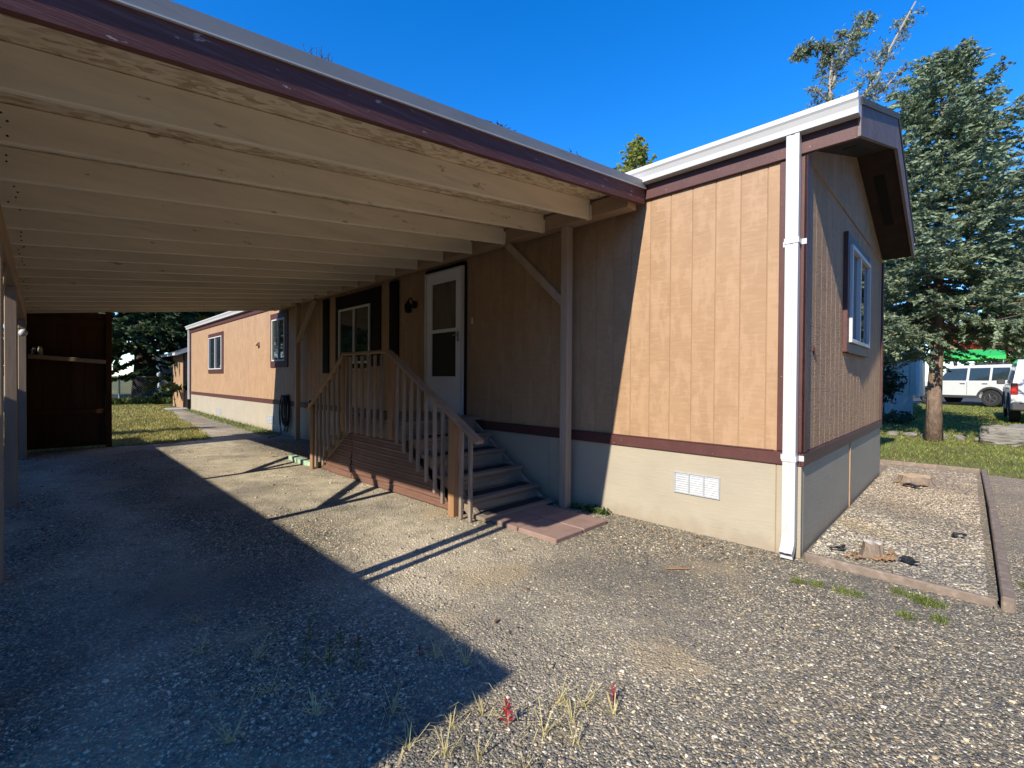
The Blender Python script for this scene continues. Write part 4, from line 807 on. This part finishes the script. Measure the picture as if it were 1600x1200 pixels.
tag(obj('fallen_board', MB().beam((16.9, 2.6, .2), (16.6, .55, .18), .14, .03, .004), m_white), 'white board lying on the ground below the neighbour skirting', 'board')
tag(obj('pipe', MB().tube([(17.4, 1.02, .12), (17.4, 1.02, 1.2), (17.55, 1.05, 1.5)], .05, 8), m_galv), 'pale upright pipe in front of the neighbour skirting', 'pipe')
rh = empty('flowering_shrub', (15.4, 1.45, tz(15.4, 1.4)), 'dark flowering shrub with pale pink blooms beside the spruce', 'shrub')
bl = rblobs(14, .8, .7, 2.1, .3, .5, 4); clumps('leaves', rh, bl, 4200, .07, m_rhodo, 4); obj('stem', MB().tube([(0, 0, 0), (.05, 0, 1.)], [.05, .03], 6), m_darkbark, rh, local=True)
r9 = np.random.default_rng(9); fb = [(b[0] - .25, b[1] + random.uniform(-.2, .2), b[2] + random.uniform(-.2, .2), .09, .09, .07) for b in bl]; clumps('blossoms', rh, fb, 420, .05, m_pink, 5)
gs = empty('ground_shrub', (14.2, 1.3, tz(14.2, 1.3)), 'low dark ground-cover shrub in the shade under the spruce', 'shrub'); clumps('leaves', gs, [(0, y_, .14, .9, .4, .2) for y_ in (-.7, -.1, .5, 1.1)], 2400, .05, m_rhodo, 14)
pk = empty('pink_shrub', (33, 2.3, tz(33, 2.3)), 'bright pink blossoming shrub left of the white car hood', 'shrub'); clumps('blossoms', pk, rblobs(9, .8, 1., 2.9, .4, .65, 6), 2600, .09, m_pink, 6); obj('stem', MB().tube([(0, 0, 0), (0, 0, 1.4)], .05, 6), m_darkbark, pk, local=True)
for i, (x, y) in enumerate(((41, -.3), (42, -2.1))):
    blobtree('red_leaf_tree', ['red-leaved tree above the green awning, nearer the trunk', 'red-leaved tree above the green awning, nearer the cars'][i], (x, y, tz(x, y)), rblobs(10, 1.1, 2.9, 4.2, .4, .8, 30 + i), 2200, .12, m_redleaf, m_darkbark, .09, 2.6, 30 + i, group='red trees behind the awning')
m_awn = M('bright_green_fabric', (.03, .42, .07), .6, .3, .06)
aw = empty('green_awning', (38, -.9, tz(38, -.9)), 'bright green fabric awning above the white car roof', 'awning')
obj('canopy', MB().prism([(-2.0, 2.55), (0, 3.05), (2.0, 2.55), (2.0, 2.35), (-2.0, 2.35)], 'y', -1.6, 1.6), m_awn, aw, local=True)
for a in (-1.9, 1.9):
    for b in (-1.5, 1.5): obj('pole', MB().tube([(a, b, 0), (a, b, 2.4)], .03, 6), m_metal, aw, local=True)
sheet('road', [(29, -40), (29, 30), (36, 30), (36, -40)], m_asph, .01)
tag(obj('curb', MB().prism([(27.3, tz(27, 0) - .1), (27.3, tz(27, 0) + .1), (27.46, tz(27, 0) + .1), (27.5, tz(27, 0) - .1)], 'y', -14, 20), m_conc), kind='structure')

m_carpaint = M('white_car_paint', (.62, .63, .6), .25, .5, .02, coat=.6, rnd=.01); m_trimp = M('dark_plastic', (.05, .05, .052), .6, .4, .1); m_tyre = M('tyre_rubber', (.03, .03, .03), .85, .2, .2); m_rim = M('dark_alloy', (.16, .16, .165), .35, .5, .1, metal=.7)
m_redlens = M('red_lens', (.5, .02, .015), .2, .6, .05); m_clear = M('clear_lens', (.6, .62, .65), .1, .6, .05); m_autoglass = M('tinted_car_glass', (.03, .045, .048), .04, .8, .15)
def suv(name, label, loc, rz, rear_spare=False):
    """local: +x is the front, z up; 4.6 m long, 1.85 wide, 1.9 high"""
    e = empty(name, loc, label, 'car', rz=rz); W = .92
    def arch(cx, r, n=9): return [(cx + r * math.cos(a), .36 + r * math.sin(a)) for a in np.linspace(0, math.pi, n)]
    rear, front = -1.27, 1.27
    low = [(-2.22, .42), (-2.25, .75), (-2.2, 1.12), (.75, 1.15), (1.2, 1.13), (2.05, 1.05), (2.2, .95), (2.26, .72), (2.24, .42)] + [(p[0], p[1]) for p in arch(front, .45)] + [(-.8, .36)] + arch(rear, .45)
    for a in (0,):
        body = MB(); n = len(low)
        for lay in (( -W, .0), (W, 0)): pass
        Vv = []; 
        for y, ins in ((-W, .03), (-W - .0, 0), (W, 0), (W, .03)):
            pass
        body.prism(low, 'y', -W, W)
    bo = obj('body', body, m_carpaint, e, local=True)
    gh = [(-2.12, 1.12), (-1.98, 1.83), (-1.85, 1.88), (.28, 1.86), (.42, 1.8), (.98, 1.12)]
    V = []; F = []; n = len(gh)
    for sgn in (-1, 1): V += [(x, sgn * (W - .03 - (z - 1.1) * .16), z) for x, z in gh]
    F = [tuple(range(n)), tuple(range(2 * n - 1, n - 1, -1))] + [(i, (i + 1) % n, n + (i + 1) % n, n + i) for i in range(n)]
    obj('cabin', MB().add(V, F), m_carpaint, e, local=True)
    wy = lambda z, s: s * (W - .024 - (z - 1.1) * .16)
    for s in (-1, 1):
        for pl in ([(.8, 1.16), (.42, 1.72), (-.32, 1.74), (-.32, 1.16)], [(-.42, 1.16), (-.42, 1.74), (-1.18, 1.74), (-1.18, 1.16)], [(-1.27, 1.16), (-1.27, 1.74), (-1.86, 1.74), (-1.96, 1.2)]):
            obj('window', MB().add([(x, wy(z, s), z) for x, z in pl] + [(x, wy(z, s) - s * .02, z) for x, z in pl], [(0, 1, 2, 3), (7, 6, 5, 4), (0, 4, 5, 1), (1, 5, 6, 2), (2, 6, 7, 3), (3, 7, 4, 0)]), m_autoglass, e, local=True)
        for x in (-.37, .62): obj('door_seam', MB().box(x - .006, x + .006, s * W - s * .004, s * W + s * .003, .5, 1.13), m_trimp, e, local=True)
        for x in (-.2, -1.05): obj('door_handle', MB().cbox((x, s * (W + .012), 1.02), (.2, .02, .035), .005), m_trimp, e, local=True)
        obj('sill_trim', MB().cbox((0, s * (W + .006), .42), (1.7, .05, .12), .01), m_trimp, e, local=True)
        for cx in (rear, front):
            ar = MB(); o_ = arch(cx, .53, 13); i_ = arch(cx, .45, 13)
            for a0, a1, b0, b1 in zip(o_[:-1], o_[1:], i_[:-1], i_[1:]): ar.prism([a0, a1, b1, b0], 'y', s * (W - .02), s * (W + .03))
            obj('arch_flare', ar, m_trimp, e, local=True)
        mr = obj('mirror', MB().cbox((.72, s * (W + .1), 1.22), (.1, .2, .16), .03), m_trimp, e, local=True)
        obj('tail_light', MB().cbox((-2.2, s * (W - .07), 1.0), (.1, .15, .36), .02), m_redlens, e, local=True)
        obj('headlight', MB().cbox((2.18, s * (W - .22), .86), (.12, .34, .2), .03), m_clear, e, local=True)
        for cx in (rear, front):
            wv = obj('wheel', MB().lathe((cx, s * (W - .12), .365), [(.23, -.11), (.34, -.12), (.365, -.09), (.365, .09), (.34, .12), (.23, .11)], 28, 'y'), m_tyre, e, local=True)
            rm = MB().lathe((cx, s * (W - .02), .365), [(.235, -.02), (.235, .03), (.2, .025), (.19, -.02)], 24, 'y').lathe((cx, s * (W - .02), .365), [(.06, -.03), (.06, .02)], 12, 'y')
            for k in range(5):
                a = k * 2 * math.pi / 5; rm.beam((cx + .04 * math.cos(a), s * (W - .015), .365 + .04 * math.sin(a)), (cx + .205 * math.cos(a), s * (W - .015), .365 + .205 * math.sin(a)), .03, .06, .006, up=(0, 1, .01))
            obj('rim', rm, m_rim, wv, local=True)
    obj('windshield', MB().add([(.5, -.68, 1.76), (.5, .68, 1.76), (.97, .82, 1.17), (.97, -.82, 1.17)], [(0, 1, 2, 3)]).add([(.512, -.68, 1.77), (.512, .68, 1.77), (.985, .82, 1.175), (.985, -.82, 1.175)], [(0, 1, 2, 3)]), m_autoglass, e, local=True)
    obj('rear_window', MB().cbox((-2.08, 0, 1.48), (.03, 1.28, .5), .01, Matrix.Rotation(R_(11), 3, 'Y')), m_autoglass, e, local=True)
    obj('bumper', MB().cbox((-2.27, 0, .5), (.16, 1.84, .24), .05), m_trimp, e, local=True); obj('bumper', MB().cbox((2.27, 0, .5), (.16, 1.84, .26), .05), m_trimp, e, local=True)
    for s in (-1, 1): obj('roof_rail', MB().tube([(-1.8, s * .72, 1.9), (-1.7, s * .72, 1.95), (.1, s * .72, 1.95), (.2, s * .72, 1.89)], .018, 6), m_trimp, e, local=True)
    if rear_spare: obj('license_plate', MB().cbox((-2.24, 0, .85), (.02, .36, .17), .003), m_cream, e, local=True)
    md = bo.modifiers.new('b', 'BEVEL'); md.width = .05; md.segments = 3; md.limit_method = 'ANGLE'; md.angle_limit = R_(50)
    return e
ca, sa = math.cos(R_(32)), math.sin(R_(32))
fdir = Vector((sa, ca, 0)); ang = math.atan2(fdir.y, fdir.x); side = Vector((-fdir.y, fdir.x, 0))
rw = Vector((25.6, -1.67, 0)); cen = rw + fdir * 1.27 - side * .0 + Vector((fdir.y, -fdir.x, 0)) * .85
suv('parked_car', 'white off-road car parked side-on behind the spruce trunk', (cen.x, cen.y, tz(cen.x, cen.y) + .0), ang)
suv('parked_car', 'white car with red tail light cut off by the right edge', (18.05, -2.72, tz(18.05, -2.7)), R_(0), True)
# trees far right closing the view
for i, (x, y, s) in enumerate(((58, -3, 1), (64, 6, 1.2), (52, 9, .9), (70, -9, 1.3))):
    blobtree('far_tree', 'distant leafy tree beyond the parked cars', (x, y, tz(x, y)), rblobs(14, 2.6 * s, 2.5 * s, 6.5 * s, 1., 1.7, 40 + i), 2600, .3, m_leaf, m_darkbark, .2, 3 * s, 40 + i, group='distant trees beyond the cars')

# ---------------------------------------------------------------- left background: yard fence, big tree, shed
sd = empty('storage_shed', (1.3, 23.2, .09), 'tan storage shed with grey roof beyond the far end of the home', 'shed')
obj('wall', MB().box(.02, 2.6, 21.9, 24.2, .06, 2.32), m_side, sd)
for k in range(11): obj('siding_board', MB().cbox((.01, 22.0 + k * .21, 1.19), (.02, .2, 2.24), .002), m_side, sd)
for k in range(12): obj('siding_board', MB().cbox((.12 + k * .21, 21.89, 1.19), (.2, .02, 2.24), .002), m_side, sd)
obj('corner_trim', MB().cbox((-.01, 21.88, 1.19), (.06, .06, 2.2), .003), m_brown, sd)
obj('roof', MB().prism([(-.35, 2.26), (1.3, 2.95), (2.95, 2.26), (2.95, 2.32), (1.3, 3.03), (-.35, 2.32)], 'y', 21.55, 24.5), m_roof, sd)
obj('eave_board', MB().cbox((-.36, 23, 2.28), (.025, 2.95, .11), .003), m_white, sd); obj('rake_board', MB().prism([(-.35, 2.21), (1.3, 2.9), (1.3, 3.0), (-.35, 2.31)], 'y', 21.525, 21.548), m_white, sd)
tag(obj('step_slab', MB().cbox((-.35, 21.2, .1), (.7, .9, .06), .01), m_conc), 'flat concrete slab on the ground before the storage shed', 'slab')
cf = empty('chain_link_fence', (-2, 27, .09), 'chain link fence with grey posts across the back yard', 'fence')
FY = 27.2; mb = MB()
obj('rail', MB().tube([(-7, FY, 1.36), (.9, FY, 1.36)], .022, 6), m_galv, cf)
for x in (-6.5, -4.0, -1.55, .85): obj('post', MB().tube([(x, FY, 0), (x, FY, 1.4)], .035, 8).lathe((x, FY, 1.4), [(.04, 0), (.03, .04), (.005, .06)], 8), m_galv, cf)
for s in (-1, 1):
    for k in range(-20, 90):
        a = -7 + k * .1; b = a + 1.25 * s; lo, hi = (a, b)
        z0, z1 = .1, 1.35
        if min(lo, hi) < -7 or max(lo, hi) > .9: continue
        mb.tube([(lo, FY + .01 * s, z0), (hi, FY + .01 * s, z1)], .0045, 3, False)
obj('wire_mesh', mb, m_galv, cf)
bt = conifer('big_dark_tree', 'big dark tree with thick trunk beyond the chain link fence', (-.45, 28.6, .09), 15, 6.2, 2.7, m_dkleaf, m_darkbark, 130, 20, 9, .2, .1, 31, tr=.5, droop=.3, minr=1.)
bt.children[0].name = 'trunk'
for i, (x, y, s, mt) in enumerate(((-6.5, 36, 1.2, m_leaf), (3.5, 33, 1.1, m_ylleaf), (8, 38, 1.4, m_leaf), (-12, 40, 1.5, m_leaf), (-1, 44, 1.6, m_leaf))):
    blobtree('yard_tree', ['leafy tree behind the back wing of the carport', 'yellow-green tree above the storage shed roof', 'leafy tree behind the far end of the home', 'leafy tree seen past the left carport posts', 'tall leafy tree directly behind the big dark trunk'][i], (x, y, .09), rblobs(16, 3 * s, 2.2 * s, 7.5 * s, 1.1, 1.9, 60 + i), 3800, .22, mt, m_darkbark, .22, 3 * s, 60 + i, group='leafy trees behind the back fence')
ns = empty('metal_shed', (2.5, 33, .09), 'long white ribbed metal shed behind the fence and big tree', 'shed')
m_mshed = M('white_ribbed_metal', (.6, .63, .68), .5, .4, .06)
obj('wall', MB().box(.6, 6.5, 31, 36, .1, 2.5), m_mshed, ns)
for k in range(14): obj('panel', MB().cbox((.7 + k * .42, 30.98, 1.3), (.36, .06, 2.38), .01), m_mshed, ns)
obj('roof', MB().prism([(.3, 2.5), (6.8, 2.5), (6.8, 2.62), (.3, 2.62)], 'y', 30.7, 36.2), m_white, ns)
wh = empty('white_cottage', (-3.1, 39, .09), 'small white building glimpsed left of the big dark trunk', 'house')
obj('wall', MB().box(-4.6, -1.4, 38, 42, .1, 2.7), m_white, wh); obj('roof', MB().prism([(-4.9, 2.65), (-3, 3.6), (-1.1, 2.65), (-1.1, 2.75), (-3, 3.7), (-4.9, 2.75)], 'y', 37.7, 42.3), m_roof, wh); obj('window', MB().cbox((-2.3, 37.99, 1.6), (.8, .04, .9), .01), m_glass, wh)
for x, lb, mt in ((-2.25, 'dark wheeled bin behind the fence post', m_black), (-2.95, 'green wheeled bin beside the dark one behind the fence', M('green_bin', (.02, .1, .05), .5, .4, .1))):
    b_ = empty('wheeled_bin', (x, 30.5, .09), lb, 'bin', 'bins behind the fence'); V = [(sx * (.24 + .05 * k), sy * (.26 + .05 * k), .1 + k * .9) for k in (0, 1) for sx, sy in ((-1, -1), (1, -1), (1, 1), (-1, 1))]
    obj('body', MB().add(V, [(0, 1, 2, 3), (4, 5, 6, 7)] + [(i, (i + 1) % 4, 4 + (i + 1) % 4, 4 + i) for i in range(4)]), mt, b_, local=True); obj('lid', MB().cbox((0, 0, 1.03), (.64, .68, .06), .02), mt, b_, local=True)
    for s in (-1, 1): obj('wheel', MB().lathe((s * .22, .28, .1), [(.1, -.02), (.1, .02)], 12, 'x'), m_tyre, b_, local=True)
for i, (x, y) in enumerate(((.35, 27.9), (-.05, 28.0))): gsx = empty('fence_shrub', (x, y, .09), ['low grey-green shrub at the foot of the fence by the shed', 'low shrub at the foot of the big tree'][i], 'shrub'); clumps('leaves', gsx, [(0, 0, .3, .5, .4, .35)], 900, .06, m_rhodo, 70 + i)

# ---------------------------------------------------------------- neighbour to the left (outside the picture; its shadow crosses the drive)
HN = 2.6; XN = -2.534 - 1.57 * HN; YN = .575 - .19 * HN
nn_ = empty('left_neighbor_home', (XN - 2.4, 6, 0), 'neighbouring home left of the carport whose shadow crosses the drive', 'house')
obj('wall', MB().box(XN - 4.4, XN - .3, YN + .35, 11.3, 0, HN - .1), m_skirt, nn_)
obj('roof', MB().prism([(XN, HN - .12), (XN, HN), (XN - 2.4, HN + .845), (XN - 4.8, HN), (XN - 4.8, HN - .12)], 'y', YN, 11.7), m_roof, nn_)
obj('window', MB().cbox((XN - .29, 5, 1.6), (.04, 1.2, 1.), .01), m_glass, nn_)
conifer('column_conifer', 'narrow conifer left of the yard casting a shadow on the grass', (-7.6, 12.7, .02), 4.2, .5, .3, m_dkleaf, m_darkbark, 120, 8, 9, .09, .04, 77, tr=.09, droop=-.4)

# ---------------------------------------------------------------- unseen home and trees added round the lot to block horizon light
for i, (x, y, s_, mt) in enumerate(((-13, -12, 1., m_leaf), (-7, -15, 1.2, m_dkleaf), (-1, -14, 1.1, m_leaf), (6, -15, 1.25, m_dkleaf), (13, -13, 1.1, m_leaf), (20, -16, 1.2, m_dkleaf), (-19, -8, .9, m_leaf), (-20, 0, .8, m_dkleaf), (-20, 8, .85, m_leaf), (-19, 16, 1., m_leaf), (-16, 24, 1.1, m_dkleaf), (-12, 30, 1.2, m_leaf))):
    blobtree('light_blocking_tree', 'unseen leafy tree added around the drive to block horizon light', (x, y, 0), rblobs(16, 3.1 * s_, 1.6 * s_, 6.2 * s_, 1.4, 2.1, 90 + i), 2200, .42, mt, m_darkbark, .22, 3 * s_, 90 + i, group='unseen trees added to block horizon light')
bh = empty('light_blocking_home', (-4, -9.6, 0), 'unseen tan home added behind the camera to block horizon light', 'house')
obj('wall', MB().box(-11, 3, -12, -8.5, 0, 2.9), m_side, bh); obj('roof', MB().prism([(-12.3, 2.85), (-10.25, 3.7), (-8.2, 2.85), (-8.2, 2.97), (-10.25, 3.82), (-12.3, 2.97)], 'x', -11.3, 3.3), m_roof, bh)
for x in (-8, -3, 1): obj('window', MB().cbox((x, -8.49, 1.7), (1.2, .04, 1.), .01), m_glass, bh)
